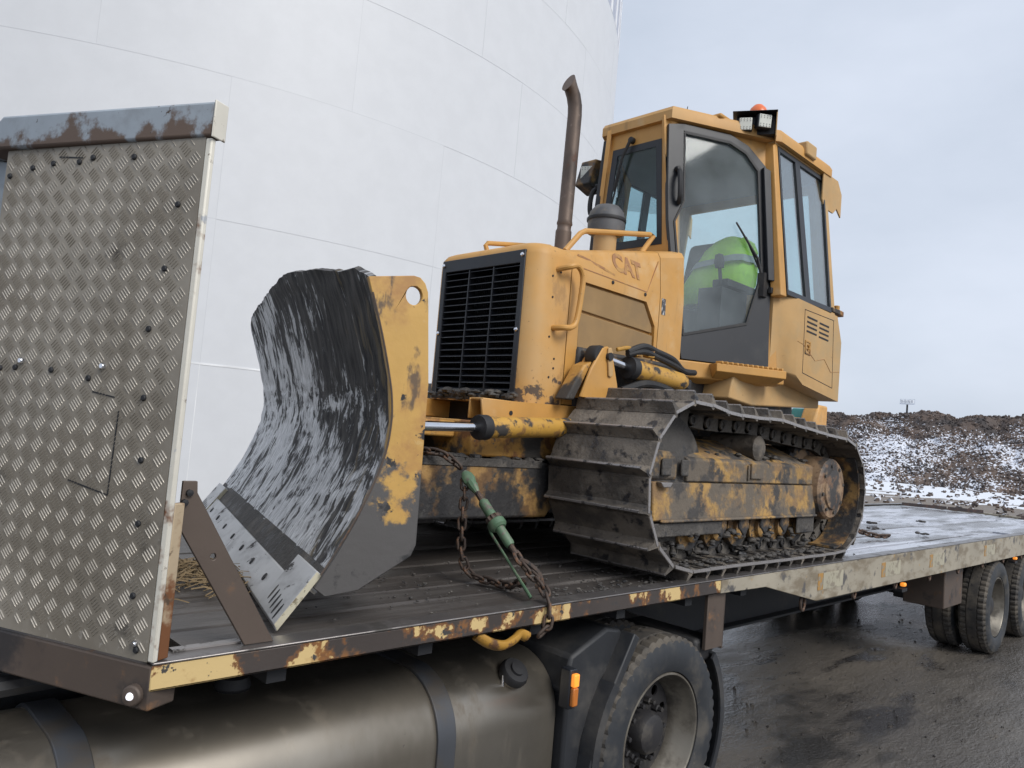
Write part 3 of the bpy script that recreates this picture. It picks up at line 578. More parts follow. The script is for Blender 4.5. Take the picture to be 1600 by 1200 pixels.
def disc_mesh():
    b = MB(); cir = lambda cx, cy, r_, n: [(cx+r_*math.cos(2*math.pi*k/n), cy+r_*math.sin(2*math.pi*k/n)) for k in range(n)]
    b.holes(cir(0,0,.246,48), [cir(.196*math.cos(a), .196*math.sin(a), .026, 12) for a in [2*math.pi*k/10 for k in range(10)]]+[cir(0,0,.09,24)], lambda a, c, d: (a, .155+d, c), .010)
    b.lathe([(.10,.16),(.10,.10),(.088,.075),(.06,.062),(.0001,.060)], (0,0,0), (0,1,0), 24)
    for k in range(10):
        a = 2*math.pi*(k+.5)/10; b.lathe([(.019,.158),(.019,.125),(.012,.120),(.012,.100),(.0001,.098)], (.137*math.cos(a), 0, .137*math.sin(a)), (0,1,0), 6)
    b.lathe([(.20,.185),(.0001,.185)], (0,0,0), (0,1,0), 32)
    return mesh_of(b, 'hub_disc', [M['rim_dark']], 35)
TY, RI, DI = tyre_mesh(), rim_mesh(), disc_mesh()
def wheel(par, x, y, z, sgn, k=1.0, full=True):
    e = bpy.data.objects.new('wheel', TY[0]); sc.collection.objects.link(e); c = V(TY[1]); c2 = V((c.x*sgn, c.y*sgn, c.z))
    rot = (0, 0, 0 if sgn > 0 else math.pi); W[e.name] = V((x, y, z))+c2*k; e.parent = par; e.location = W[e.name]-W[par.name]; e.rotation_euler = (0, random.uniform(0, 6), rot[2]) ; e.scale = (k, k, k)
    for nm, (me, cc) in (('rim', RI), ('hub_disc', DI)):
        o = bpy.data.objects.new(nm, me); sc.collection.objects.link(o); o.parent = e; o.location = V(cc)-c
    return e
for x in (8.32, 9.62):
    for y, s in ((.02, 1), (.325, 1), (TW-.02, -1), (TW-.325, -1)): wheel(tr, x, y, GZ+.468, s)
    b = MB(); b.cyl((x, .2, GZ+.468), (x, TW-.2, GZ+.468), .065, 14); obj('axle', b, M['dark'], tr)
    for y in (.66, TW-.66):
        b = MB(); b.prism([(x-1.0,-.3),(x-.75,-.3),(x-.82,-.66),(x-.96,-.66)], 'y', y-.06, y+.06); b.box((x-.3, y, -.62), (1.1, .09, .10)); b.lathe([(.11,0),(.14,.05),(.14,.2),(.11,.25)], (x+.25, y, -.6), (0,0,1), 16); obj('suspension_arm', b, M['dark'], tr, bevel=.01)
b = MB(); b.bb(6.95, 7.5, .15, .5, -.62, -.25); obj('tool_locker', b, M['steel'], tr, bevel=.01)

# ------------------------------------------------------------------ truck under the trailer front
tk = thing('truck_tractor', 'truck tractor chassis with fuel tank and rear wheel under the trailer front', 'truck', (1.2, 1.22, GZ))
for y in (.80, 1.66):
    b = MB(); b.prism([(-2.4,-.20),(3.2,-.20),(3.2,-.44),(-2.4,-.46)], 'y', y-.005, y+.005); b.bb(-2.4, 3.2, y-.005, y+.07, -.2, -.19); b.bb(-2.4, 3.2, y-.005, y+.07, -.45, -.44); obj('chassis_rail', b, M['dark'], tk)
b = MB(); b.lathe([(.42,0),(.42,.035),(.38,.045)], (2.15, 1.22, -.185), (0,0,1), 28); b.bb(1.8,2.5,.82,1.62,-.25,-.19); obj('fifth_wheel', b, M['dark'], tk)
# tank: rounded section swept along x
def rrect(y0, y1, z0, z1, r, n=8):
    P = []
    for cy, cz, a0 in ((y1-r, z1-r, 0), (y0+r, z1-r, 90), (y0+r, z0+r, 180), (y1-r, z0+r, 270)):
        for k in range(n+1): a = R(a0+90*k/n); P.append((cy+r*math.cos(a), cz+r*math.sin(a)))
    return P
sec = rrect(.13, .80, -1.06, -.27, .23, 12)
def inset(sec, d): 
    cy = sum(p[0] for p in sec)/len(sec); cz = sum(p[1] for p in sec)/len(sec)
    return [(cy+(y-cy)*(1-d/.32), cz+(z-cz)*(1-d/.37)) for y, z in sec]
b = MB(); X0, X1 = -2.2, 1.695
b.loft([[V((x, y, z)) for y, z in inset(sec, d)] for x, d in ((X0,.03),(X0+.02,0),(-.4,0),(.6,0),(X1-.02,0),(X1-.006,.008),(X1,.025),(X1+.006,.06))])
ft = obj('fuel_tank', b, M['fueltank'], tk, ang=50)
for x in (1.09, -.10, -1.4):
    b = MB(); s2 = inset(sec, -.010); b.loft([[V((xx, y, z)) for y, z in q] for xx, q in ((x-.042, sec), (x-.042, s2), (x+.042, s2), (x+.042, sec))], caps=False); obj('tank_strap', b, M['strap'], ft, bevel=.003, ang=50)
nn = V((0, -.66, .75)); pc = V((1.47, .205, -.332))
b = MB(); b.lathe([(.052,-.06),(.052,.012),(.058,.016)], pc, nn, 24); obj('filler_neck', b, M['fueltank'], ft)
b = MB(); b.lathe([(.060,.014),(.062,.022),(.062,.040),(.054,.050),(.03,.052),(.028,.062),(.0001,.064)], pc, nn, 24, seg=lambda k, i, r_: r_-(.004 if (k % 2 and 1 <= i <= 2) else 0)); obj('filler_cap', b, M['rubber'], ft)
b = MB(); b.tube(smooth_path([pc+nn*.03+V((-.06,0,0)), pc+V((-.05,-.02,-.05)), pc+V((0,-.035,-.085)), pc+V((.04,-.02,-.05)), pc+nn*.03+V((.06,0,0))]), .004, 6); obj('cap_wire', b, M['chrome'], ft)
b = MB()
for k in range(5): 
    yy = .5+.02*k; b.tube(smooth_path([(-.6,yy,-.17),(.2,yy,-.16),(.45+.1*k,.38,-.15+.008*k),(.75,.45,-.17),(1.5,.6,-.15)]), .011, 6)
obj('air_hose', b, M['rubber'], tk)
b = MB(); b.lathe([(.05,0),(.06,.02),(.05,.05),(.02,.06),(.0001,.06)], (.42,.46,-.28), (0,0,1), 16); obj('tank_sender', b, M['rubber'], ft)
# side lights, guards
WX, WZ = 2.35, GZ+.468
wheel(tk, WX, .02, WZ, 1); wheel(tk, WX, .33, WZ, 1); wheel(tk, WX, TW-.02, WZ, -1); wheel(tk, WX, TW-.33, WZ, -1)
b = MB(); b.cyl((WX,.2,WZ), (WX,TW-.2,WZ), .08, 14); b.lathe([(.08,-.28),(.2,-.1),(.2,.1),(.08,.28)], (WX,1.22,WZ), (0,1,0), 20); obj('drive_axle', b, M['dark'], tk)
def guard(a0, a1, name):
    b = MB(); rows = []
    for k in range(13):
        a = R(a0+(a1-a0)*k/12); c, s = math.cos(a), math.sin(a); r0, r1 = .520, .532
        rows.append([V((WX+c*r_, y, WZ+s*r_)) for r_, y in ((r0,.05),(r0,.60),(r1,.60),(r1,.025),(r0-.03,.022),(r0-.03,.034),(r0,.036))])
    b.loft(rows); return obj(name, b, M['plastic'], tk, ang=40)
guard(142, 205, 'mudguard'); guard(-28, 40, 'mudguard')
b = MB(); b.prism([(1.72,-.26),(1.95,-.17),(2.06,-.19),(2.05,-.30),(1.93,-.40),(1.83,-.62),(1.80,-.95),(1.71,-.95),(1.71,-.42),(1.68,-.40)], 'y', .10, .60); mg = obj('mudguard_front_box', b, M['plastic'], tk, bevel=.015)
b = MB(); b.loft([[V((2.06,.03,-.19)), V((2.10,.03,-.215)), V((2.10,.11,-.215)), V((2.06,.11,-.19))], [V((1.885,.03,-.47)), V((1.925,.03,-.49)), V((1.925,.11,-.49)), V((1.885,.11,-.47))], [V((1.80,.03,-.74)), V((1.835,.03,-.745)), V((1.835,.11,-.745)), V((1.80,.11,-.74))], [V((1.795,.03,-1.02)), V((1.83,.03,-1.01)), V((1.83,.11,-1.01)), V((1.795,.11,-1.02))]]); obj('mudguard_lip', b, M['plastic'], tk, bevel=.006)
b = MB(); b.bb(1.655, 1.70, .045, .10, -.45, -.29); obj('lamp_base', b, M['black'], tk, bevel=.006)
b = MB(); b.bb(1.66, 1.693, .025, .046, -.435, -.36); obj('side_lamp', b, M['amber'], tk, bevel=.006)
b = MB(); b.bb(1.66, 1.693, .024, .046, -.358, -.305); obj('side_lamp_bulb', b, M['amber_on'], tk, bevel=.006)
b = MB(); b.bb(2.62,2.80,.06,.52,-.42,-.30); obj('mudguard_bracket', b, M['rubber'], tk, bevel=.02)
# chassis clutter seen under the front beam
b = MB(); b.tube(smooth_path([(-1.6,.45,-.16),(-.4,.5,-.17),(.4,.55,-.16)]), .03, 8); obj('air_pipe', b, M['dark'], tk)
b = MB(); b.tube([(-2.2,.25,-.155),(-.2,.9,-.16)], .03, 8); b.tube([(-2.2,.35,-.12),(-.2,1.0,-.16)], .02, 8); obj('cross_pipe', b, M['steel'], tk)
b = MB(); b.bb(-2.4,-1.9,.1,2.3,-.5,-.15); obj('chassis_box', b, M['dark'], tk, bevel=.02)
# ------------------------------------------------------------------ bulldozer
YC = 1.145
dz = thing('bulldozer', 'muddy yellow crawler bulldozer with enclosed cab on the trailer deck', 'bulldozer', (3.3, YC, 0))
def mirr(b):
    c = MB(); c.v = [V((p.x, 2*YC-p.y, p.z)) for p in b.v]; c.f = b.f; c.m = b.m; c.uv = b.uv; return c
def both(name, b, mats, par=dz, **kw):
    return obj(name, b, mats, par, **kw), obj(name, mirr(b), mats, par, **kw)
def prot(p): return V(p)
# --- nose with real grille opening
HW, XF = .425, 1.945
def plan(ins, x1, xr=.115):
    P = []; y0, y1, xf, r = YC-HW+ins, YC+HW-ins, XF+ins, max(.02, xr-ins*.5)
    P.append((x1, y0))
    for k in range(9): a = R(270-90*k/8); P.append((xf+r+r*math.cos(a), y0+r+r*math.sin(a)))
    for k in range(9): a = R(180-90*k/8); P.append((xf+r+r*math.cos(a), y1-r+r*math.sin(a)))
    P.append((x1, y1)); return P
b = MB(); b.loft([[V((x, y, z)) for x, y in plan(i_, 2.212)] for i_, z in ((0,.80),(0,1.585),(.006,1.615),(.022,1.638),(.05,1.652),(.09,1.657))])
nose = obj('nose', b, M['yellow_nose'], dz, ang=40)
c = MB(); c.bb(1.8, 2.10, YC-.318, YC+.318, .822, 1.560); cut(nose, c)
# grille
b = MB(); b.holes([(YC-.338,.806),(YC+.338,.806),(YC+.338,1.604),(YC-.338,1.604)], [[(YC-.305,.84),(YC+.305,.84),(YC+.305,1.535),(YC-.305,1.535)]], lambda a, z, d: (1.940+d, a, z), .024)
gr = obj('grille', b, M['black'], dz, bevel=.003)
for k in range(19):
    z = .862+k*.0365; b = MB(); b.loft([[V((1.946,y,z)), V((1.948,y,z+.004)), V((1.986,y,z+.018)), V((1.986,y,z+.014))] for y in (YC-.304, YC+.304)]); obj('grille_slat', b, M['black'], gr)
for y in (YC-.10, YC+.10):
    b = MB(); b.bb(1.944, 1.99, y-.004, y+.004, .841, 1.534); obj('grille_divider', b, M['black'], gr)
b = MB(); b.bb(2.06, 2.07, YC-.317, YC+.317, .823, 1.559); 
for k in range(40):
    y = YC-.30+k*.0154; b.bb(2.046, 2.0595, y, y+.004, .83, 1.55)
for y in (YC-.3172, YC+.3142): b.bb(1.966, 2.0595, y, y+.003, .823, 1.559)
b.bb(1.966, 2.0595, YC-.314, YC+.314, .8225, .8255); b.bb(1.966, 2.0595, YC-.314, YC+.314, 1.5555, 1.5585)
obj('radiator_core', b, M['dark'], gr)
for y, z in ((YC-.322,1.575),(YC+.322,1.575),(YC-.322,1.18),(YC+.322,1.18)):
    b = MB(); b.lathe([(.012,0),(.012,.006),(.007,.012),(.0001,.013)], (1.939,y,z), (-1,0,0), 10); obj('grille_bolt', b, M['chrome'], gr)
# --- engine hood behind the nose
def zt(x): return 1.657+max(0, x-2.19)*.2205
def hsec(x):
    z = zt(x); h = [(YC-HW,.82),(YC-HW,1.565),(YC-HW+.022,z-.05),(YC-HW+.04,z-.018),(YC-HW+.075,z-.002),(YC-.2,z+.012)]
    return [V((x, y, zz)) for y, zz in h+[(2*YC-y, zz) for y, zz in h[::-1]]]
b = MB(); b.loft([hsec(x) for x in (2.219, 2.5, 2.8, 3.038)]); hood = obj('engine_hood', b, M['yellow'], dz, ang=24)
c = MB()
for s in (0, 1):
    pts = [(2.322,1.500),(2.905,1.494),(3.005,1.36),(3.012,1.10),(2.95,1.02),(2.40,1.02),(2.305,1.12),(2.30,1.42)]
    y0, y1 = (YC-HW-.05, YC-HW+.03) if s == 0 else (YC+HW-.03, YC+HW+.05); c.prism(pts, 'y', y0, y1)
cut(hood, c)
b = MB(); b.loft([hsec(x) for x in (3.044, 3.30)]); obj('cowl', b, M['yellow'], dz, ang=24)
b = MB(); b.prism([(2.33,1.488),(2.90,1.484),(2.995,1.355),(3.0,1.318),(2.31,1.345),(2.308,1.42)], 'y', YC-HW+.014, YC-HW+.03); both('side_screen', b, M['louver'], bevel=.004)
b = MB(); b.prism([(2.31,1.328),(3.0,1.302),(3.003,1.11),(2.945,1.03),(2.405,1.03),(2.315,1.125)], 'y', YC-HW+.008, YC-HW+.03); both('side_screen', b, M['louver'], bevel=.004)
for x, z in ((2.57,1.545),(2.885,1.535),(2.86,1.56)):
    if z > 1.55: continue
    b = MB(); b.lathe([(.011,0),(.011,.004),(.006,.006),(.0001,.006)], (x, YC-HW, z), (0,-1,0), 10); both('latch', b, M['dark'])
# crease line of the upper panel and the slanted rear edge
b = MB(); b.loft([[V((2.25,YC-HW-.002,1.575)), V((2.25,YC-HW+.01,1.575)), V((2.25,YC-HW+.01,1.570)), V((2.25,YC-HW-.002,1.570))], [V((2.90,YC-HW-.002,1.556)), V((2.90,YC-HW+.01,1.556)), V((2.90,YC-HW+.01,1.551)), V((2.90,YC-HW-.002,1.551))]]); b.loft([[V((2.90,YC-HW-.001,1.553)), V((2.904,YC-HW-.001,1.553)), V((2.904,YC-HW+.02,1.553)), V((2.90,YC-HW+.02,1.553))], [V((3.012,YC-HW+.010,1.765)), V((3.016,YC-HW+.010,1.765)), V((3.016,YC-HW+.04,1.765)), V((3.012,YC-HW+.04,1.765))]])
both('panel_seam', b, M['ghost'])
for k, (x, z) in enumerate(((2.01,1.51),(2.07,1.48),(2.03,1.37),(2.0,1.05),(2.1,.95),(2.13,1.0),(2.04,1.16))):
    b = MB(); b.lathe([(.006,0),(.006,.003),(.0001,.003)], (x if x > 2.06 else 2.06+random.uniform(0,.08), YC-HW, z), (0,-1,0), 8); obj('plug', b, M['dark'], dz)
# faded lettering left on the hood
def hood_y(x, z): return YC-HW+max(0, (z-1.565)/(zt(x)-.05-1.565))*.022
def text(s, x0, z0, h, mt, slope=0, shear=0):
    cu = bpy.data.curves.new('lettering', 'FONT'); cu.body = s; cu.size = h; cu.extrude = .0004; cu.offset = .006*h/.135; cu.shear = shear
    o = bpy.data.objects.new('lt', cu); sc.collection.objects.link(o); bpy.context.view_layer.update()
    me = bpy.data.meshes.new_from_object(o.evaluated_get(bpy.context.evaluated_depsgraph_get())); bpy.data.objects.remove(o)
    b = MB(); ws = []
    for v in me.vertices:
        x, z = x0+v.co.x, z0+v.co.y-v.co.x*slope
        ws.append(V((x, hood_y(x, z)-(.0035 if v.co.z > 0 else .0003), z)))
    b.add(ws, [tuple(p.vertices) for p in me.polygons]); return obj('hood_lettering', b, mt, dz, ang=0)
text('CAT', 2.585, 1.628, .135, M['ghost'], .05, -.25)
b = MB()
for k in range(9):
    x = 2.28+k*.03; z = 1.635-k*.005+random.uniform(-.006,.006); y = hood_y(x, z)-.0022; y2 = hood_y(x+.07, z-.01)-.0022
    b.loft([[V((x,y,z)), V((x,y,z+.010)), V((x,y+.002,z+.010)), V((x,y+.002,z))], [V((x+.07,y2,z-.012)), V((x+.07,y2,z+.000)), V((x+.07,y2+.002,z+.000)), V((x+.07,y2+.002,z-.012))]])
tag(obj('decal_residue', b, M['ghost'], dz), kind='stuff')
b = MB(); b.prism([(3.06,1.545),(3.10,1.545),(3.105,1.445),(3.065,1.445)], 'y', YC-HW-.002, YC-HW+.002); obj('badge', b, M['sticker'], dz)
# handles
def bar_handle(pts, r, name='grab_rail', mt='yellow'):
    b = MB(); b.tube(smooth_path(pts, 5), r, 10); return b
b = bar_handle([(2.10,.735,1.52),(2.13,.66,1.535),(2.19,.655,1.55),(2.235,.655,1.50),(2.23,.655,1.38),(2.21,.655,1.26),(2.175,.655,1.222),(2.12,.66,1.212),(2.10,.735,1.21)], .0155); both('grab_rail', b, M['yellow'])
def rail3(y): return [(2.20,y+.03,zt(2.2)-.01),(2.255,y,zt(2.2)+.105),(2.32,y,zt(2.3)+.12),(2.8,y,zt(2.8)+.125),(3.0,y,zt(3.0)+.125),(3.06,y,zt(3.0)+.10),(3.10,y+.03,zt(3.1)-.01)]
b = MB(); b.tube([(2.27,1.45,zt(2.27)),(2.235,1.46,zt(2.25)+.10),(2.25,1.46,zt(2.25)+.115),(2.80,1.46,zt(2.8)+.10),(2.83,1.46,zt(2.83)+.085),(2.98,1.45,zt(2.98))], .015, 10); obj('top_rail_bar', b, M['yellow'], dz)
b = MB(); b.tube([(2.29,.85,zt(2.29)),(2.40,.845,zt(2.4)+.10),(2.44,.845,zt(2.44)+.115),(3.06,.845,zt(3.06)+.11),(3.095,.845,zt(3.1)+.10),(2.99,.85,zt(2.99)-.005)], .0165, 10); obj('top_rail_bar', b, M['yellow'], dz)
# exhaust stack
b = MB(); ys = 1.12
pth = [(2.555,ys,1.72),(2.556,ys,1.88),(2.556,ys,1.89),(2.557,ys,1.90),(2.558,ys,1.925),(2.559,ys,1.935),(2.56,ys,1.96),(2.565,ys,2.3),(2.57,ys,2.62),(2.565,ys,2.68),(2.545,ys,2.735),(2.515,ys,2.775),(2.49,ys,2.80)]
b.tube(pth, [.049,.049,.049,.043,.043,.049,.044,.044,.044,.044,.044,.043,.042], 20)
n0 = len(b.v)
for p in b.v[-20:]: p.z += (p.x-2.49)*-.0+ (p - V((2.49,ys,2.80))).dot(V((.55,0,.6)))*.9
exs = obj('exhaust_stack', b, M['steelgrey'], dz, ang=50)
# precleaner
b = MB(); b.lathe([(.07,1.74),(.07,1.95),(.10,1.955),(.118,1.965),(.12,2.055),(.116,2.075),(.107,2.105),(.077,2.14),(.04,2.152),(.0001,2.154)], (2.93,1.10,0), (0,0,1), 32); pre = obj('air_precleaner', b, M['pre'], dz)
b = MB(); b.lathe([(.126,2.04),(.128,2.05),(.126,2.06)], (2.93,1.10,0), (0,0,1), 32, close_prof=True); b.box((3.05,1.06,2.05), (.02,.03,.05)); obj('clamp_band', b, M['rubber'], pre)
b = MB(); b.lathe([(.074,1.72),(.074,1.945)], (2.93,1.10,0), (0,0,1), 24); obj('intake_pipe', b, M['yellow_dusty'], pre)

# --- cab
At, Bt, Ab = V((3.25,.87,2.76)), V((3.95,.52,2.76)), V((3.26,.75,1.2))
dn = (Bt-At).cross(Ab-At).normalized()
if dn.y > 0: dn = -dn
def dp(s, t, d=0): return At+(Bt-At)*s+(Ab-At)*t+dn*d
Ct, Dt, Cs = V((3.97,.50,2.76)), V((4.72,.50,2.76)), V((3.97,.37,1.70)); wn = (Dt-Ct).cross(Cs-Ct).normalized(); wn = -wn if wn.y > 0 else wn
def wp(s, t, d=0): return Ct+(Dt-Ct)*s+(Cs-Ct)*t+wn*d
# posts
def quadpost(a, b_, w1, w2): 
    bb_ = MB(); bb_.loft([[a, a+w1, a+w1+w2, a+w2], [b_, b_+w1, b_+w1+w2, b_+w2]]); return bb_
b = MB(); b.loft([[V((3.24,.88,2.78)), V((3.24,.925,2.78)), V((3.31,.925,2.78)), V((3.31,.86,2.78)), V((3.27,.86,2.78))], [V((3.25,.775,1.55)), V((3.25,.845,1.55)), V((3.33,.845,1.55)), V((3.33,.765,1.55)), V((3.28,.755,1.55))], [V((3.25,.75,1.12)), V((3.25,.83,1.12)), V((3.33,.83,1.12)), V((3.33,.74,1.12)), V((3.28,.73,1.12))]]); both('front_post', b, M['yellow'], bevel=.006)
b = MB(); b.loft([[wp(-.075,-.02,0), wp(-.005,-.02,.004), wp(-.005,-.02,-.07), wp(-.085,-.02,-.07)], [wp(-.095,1.0,0), wp(.01,1.0,.004), wp(.01,1.0,-.07), wp(-.10,1.0,-.07)]]); both('side_post', b, M['yellow'], bevel=.006)
b = MB(); b.loft([[wp(.985,-.02,.004), wp(1.06,-.02,.004), wp(1.06,-.02,-.08), wp(.985,-.02,-.08)], [wp(.965,1.02,.004), wp(1.05,1.02,.004), wp(1.05,1.02,-.08), wp(.965,1.02,-.08)]]); both('rear_post', b, M['yellow_dusty'], bevel=.006)
b = MB(); b.loft([[wp(-.08,-.035,.006), wp(1.06,-.035,.006), wp(1.06,-.035,-.06), wp(-.08,-.035,-.06)], [wp(-.08,-.003,.006), wp(1.06,-.003,.006), wp(1.06,-.003,-.06), wp(-.08,-.003,-.06)]]); both('header', b, M['yellow_dusty'], bevel=.004)
# windscreen wall
def xs(y, z, d=0): return V((3.25+d, y, z))
b = MB(); b.holes([(.885,2.775),(2*YC-.885,2.775),(2*YC-.80,1.80),(.80,1.80)], [[(.945,2.665),(2*YC-.945,2.665),(2*YC-.885,1.95),(.885,1.95)]], lambda y, z, d: (3.245+d, y, z), .02); obj('windscreen_frame', b, M['yellow'], dz, bevel=.003)
b = MB(); b.holes([(.943,2.667),(2*YC-.943,2.667),(2*YC-.883,1.948),(.883,1.948)], [[(.985,2.62),(2*YC-.985,2.62),(2*YC-.925,2.0),(.925,2.0)]], lambda y, z, d: (3.242+d, y, z), .012); obj('windscreen_seal', b, M['black'], dz)
b = MB(); b.plate([xs(.947,2.663), xs(2*YC-.947,2.663), xs(2*YC-.887,1.952), xs(.887,1.952)], .006); obj('windscreen', b, M['glass_clear'], dz, ang=0)
b = MB(); b.lathe([(.022,0),(.022,.03)], (3.243,1.18,2.70), (-1,0,0), 12); b.tube([(3.215,1.18,2.70),(3.21,1.23,2.60),(3.215,1.30,2.36)], [.012,.010,.007], 8); b.tube([(3.222,1.255,2.50),(3.23,1.36,2.08)], .007, 6); wip = obj('front_wiper', b, M['rubber'], dz)
# door: black frame round one big pane
glass = [(.10,.03),(.55,.03),(.71,.062),(.835,.13),(.862,.59),(.70,.822),(.085,.905),(.0,.43),(.09,.335)]
outer = [(-.045,.012),(.10,-.002),(.56,-.002),(.735,.03),(.915,.11),(.945,.62),(.91,1.0),(.075,1.0),(.035,.9),(-.05,.43),(-.055,.3)]
b = MB(); b.holes(outer, [glass], lambda s, t, d: dp(s, t, .012-d), .035); dA, dB = both('door', b, M['black'], bevel=.003)
b = MB(); b.holes([(-.075,-.03),(1.0,-.03),(1.02,1.0),(.0,1.0)], [[(.45+(s-.45)*.985, .5+(t-.5)*.985) for s, t in outer]], lambda s, t, d: dp(s, t, -.012-d), .03); both('door_surround', b, M['yellow'], bevel=.003)
gi = [(s-.006 if s > .4 else s+.006, t) for s, t in glass]
for par, f in ((dA, lambda b: b), (dB, mirr)):
    b = MB(); b.plate([dp(s, t, -.004) for s, t in glass], .006); obj('door_glass', f(b), M['glass'], par, ang=0)
    cs_, ct_ = .45, .45; b = MB(); inn = [(cs_+(s-cs_)*.965, ct_+(t-ct_)*.972) for s, t in glass]; b.frame([dp(s, t, .0145) for s, t in glass], [dp(s, t, .0145) for s, t in inn], .006); obj('glass_seal', f(b), M['rubber'], par)
    b = MB(); b.tube(smooth_path([dp(.045,.21,.02), dp(.03,.23,.055), dp(.025,.28,.065), dp(.03,.33,.055), dp(.045,.35,.02)], 5), .018, 8); b.lathe([(.02,0),(.014,.03)], dp(.03,.205,.015), dn, 8); obj('door_handle', f(b), M['rubber'], par)
    b = MB(); b.loft([[dp(-.05,.655,.0), dp(.045,.655,.0), dp(.045,.655,.035), dp(-.05,.655,.035)], [dp(-.045,.735,.0), dp(.05,.735,.0), dp(.05,.735,.035), dp(-.045,.735,.035)]]); b.lathe([(.016,-.06),(.016,.06)], dp(-.02,.70,.035), (0,0,1), 8); obj('door_latch', f(b), M['black'], par, bevel=.006)
    b = MB(); b.tube([dp(.845,.60,.02), dp(.80,.53,.03), dp(.60,.385,.018)], [.012,.009,.006], 8); b.tube([dp(.845,.60,.025), dp(.70,.44,.012)], .006, 6); b.box(dp(.855,.64,.015), (.05,.05,.16)); obj('door_wiper', f(b), M['rubber'], par)
    b = MB(); b.loft([[dp(.865,.12,.012), dp(.935,.13,.012), dp(.935,.13,.04), dp(.865,.12,.04)], [dp(.885,.62,.012), dp(.95,.62,.012), dp(.95,.62,.05), dp(.885,.62,.05)]]); obj('door_edge_trim', f(b), M['black'], par, bevel=.004)
    b = MB(); b.lathe([(.02,-.03),(.02,.03)], dp(.96,.66,.02), (0,0,1), 10); b.box(dp(.95,.66,.02), (.07,.03,.04)); obj('door_hinge', f(b), M['rubber'], par, bevel=.004)
# side windows: two sliding panes
b = MB(); b.holes([(.0,.005),(.985,.005),(.965,.985),(.015,.985)], [[(.03,.035),(.34,.035),(.40,.95),(.045,.95)], [(.44,.035),(.955,.035),(.935,.95),(.50,.95)]], lambda s, t, d: wp(s, t, .008-d), .03); fA, fB = both('side_window_frame', b, M['black'], bevel=.002)
for par, f in ((fA, lambda b: b), (fB, mirr)):
    for q in ([(.028,.033),(.342,.033),(.402,.952),(.043,.952)], [(.438,.033),(.957,.033),(.937,.952),(.498,.952)]):
        b = MB(); b.plate([wp(s, t, -.006) for s, t in q], .005); obj('side_window', f(b), M['glass_side'], par, ang=0)
# rear wall with window
b = MB(); b.holes([(.50,2.76),(2*YC-.50,2.76),(2*YC-.37,1.70),(.37,1.70)], [[(.62,2.66),(2*YC-.62,2.66),(2*YC-.52,1.80),(.52,1.80)]], lambda y, z, d: (4.74+d, y, z), .03); obj('rear_wall', b, M['yellow_dusty'], dz)
b = MB(); b.bb(4.752, 4.757, .52, 2*YC-.52, 1.79, 2.67); obj('rear_window', b, M['glass_clear'], dz)
# lower cab panel under far / near windows, floor, lining
b = MB(); b.add([(3.30,.80,1.22),(3.30,2*YC-.80,1.22),(3.95,2*YC-.46,1.22),(4.7,2*YC-.42,1.22),(4.7,.42,1.22),(3.95,.46,1.22)], [(0,1,2,3,4,5)]); b2_ = MB(); b2_.prism([(3.30,.80),(3.30,2*YC-.80),(3.93,2*YC-.47),(4.7,2*YC-.42),(4.7,.42),(3.93,.47)], 'z', 1.17, 1.22); obj('cab_floor', b2_, M['seat'], dz)
b = MB(); b.prism([(3.30,.90),(3.30,2*YC-.90),(3.95,2*YC-.57),(4.68,2*YC-.55),(4.68,.55),(3.95,.57)], 'z', 2.70, 2.765); obj('head_lining', b, M['liner'], dz, bevel=.01)
b = MB(); b.prism([(3.30,1.22),(3.62,1.22),(3.60,1.72),(3.45,1.93),(3.30,1.93)], 'y', .95, 2*YC-.95); obj('dash', b, M['seat'], dz, bevel=.03)
b = MB(); b.bb(3.72, 4.28, .86, 1.42, 1.24, 1.62); b.prism([(4.18,1.60),(4.36,1.60),(4.46,2.26),(4.34,2.26)], 'y', .88, 1.40); st = obj('operator_seat', b, M['seat'], dz, bevel=.05, seg=3)
for y, xo in ((.72, 0), (1.56, 0)):
    b = MB(); b.bb(3.6, 4.3, y-.09, y+.09, 1.24, 1.72); b.bb(3.72,4.2,y-.06,y+.06,1.75,1.80); b.tube([(3.74,y,1.72),(3.70,y,1.88)], [.016,.012], 8); b.lathe([(.03,0),(.036,.04),(.028,.09),(.0001,.1)], (3.70,y,1.87), (-.2,0,1), 12); obj('control_console', b, M['seat'], dz, bevel=.02)
# roof
rp = [(3.215,.855),(3.215,2*YC-.855),(3.90,2*YC-.50),(3.96,2*YC-.462),(4.78,2*YC-.462),(4.78,.462),(3.96,.462),(3.90,.50)]
cx_, cy_ = 4.0, YC
def rin(d): return [(cx_+(x-cx_)*(1-d), cy_+(y-cy_)*(1-d)) for x, y in rp]
b = MB(); b.loft([[V((x, y, z)) for x, y in rin(d)] for d, z in ((.03,2.772),(0,2.778),(0,2.835),(.02,2.862),(.08,2.872))]); obj('roof', b, M['yellow'], dz, ang=30)
b = MB(); b.bb(3.52,3.66,.68,.80,2.85,2.882); obj('roof_block', b, M['yellow'], dz, bevel=.012)
b = MB(); b.bb(4.30,4.46,.44,.54,2.80,2.90); obj('roof_block', b, M['yellow_dusty'], dz, bevel=.012)
b = MB(); b.holes([(4.66,2.79),(4.92,2.79),(5.0,2.70),(5.0,2.52),(4.92,2.57),(4.86,2.52),(4.70,2.52),(4.66,2.58)], [], lambda a, z, d: (a, .47+d, z), .012); both('rear_light_guard', b, M['yellow_dusty'], bevel=.003)
b = MB(); b.tube([(3.56,1.0,2.86),(3.60,1.0,3.03)], [.006,.003], 6); obj('antenna', b, M['rubber'], dz)
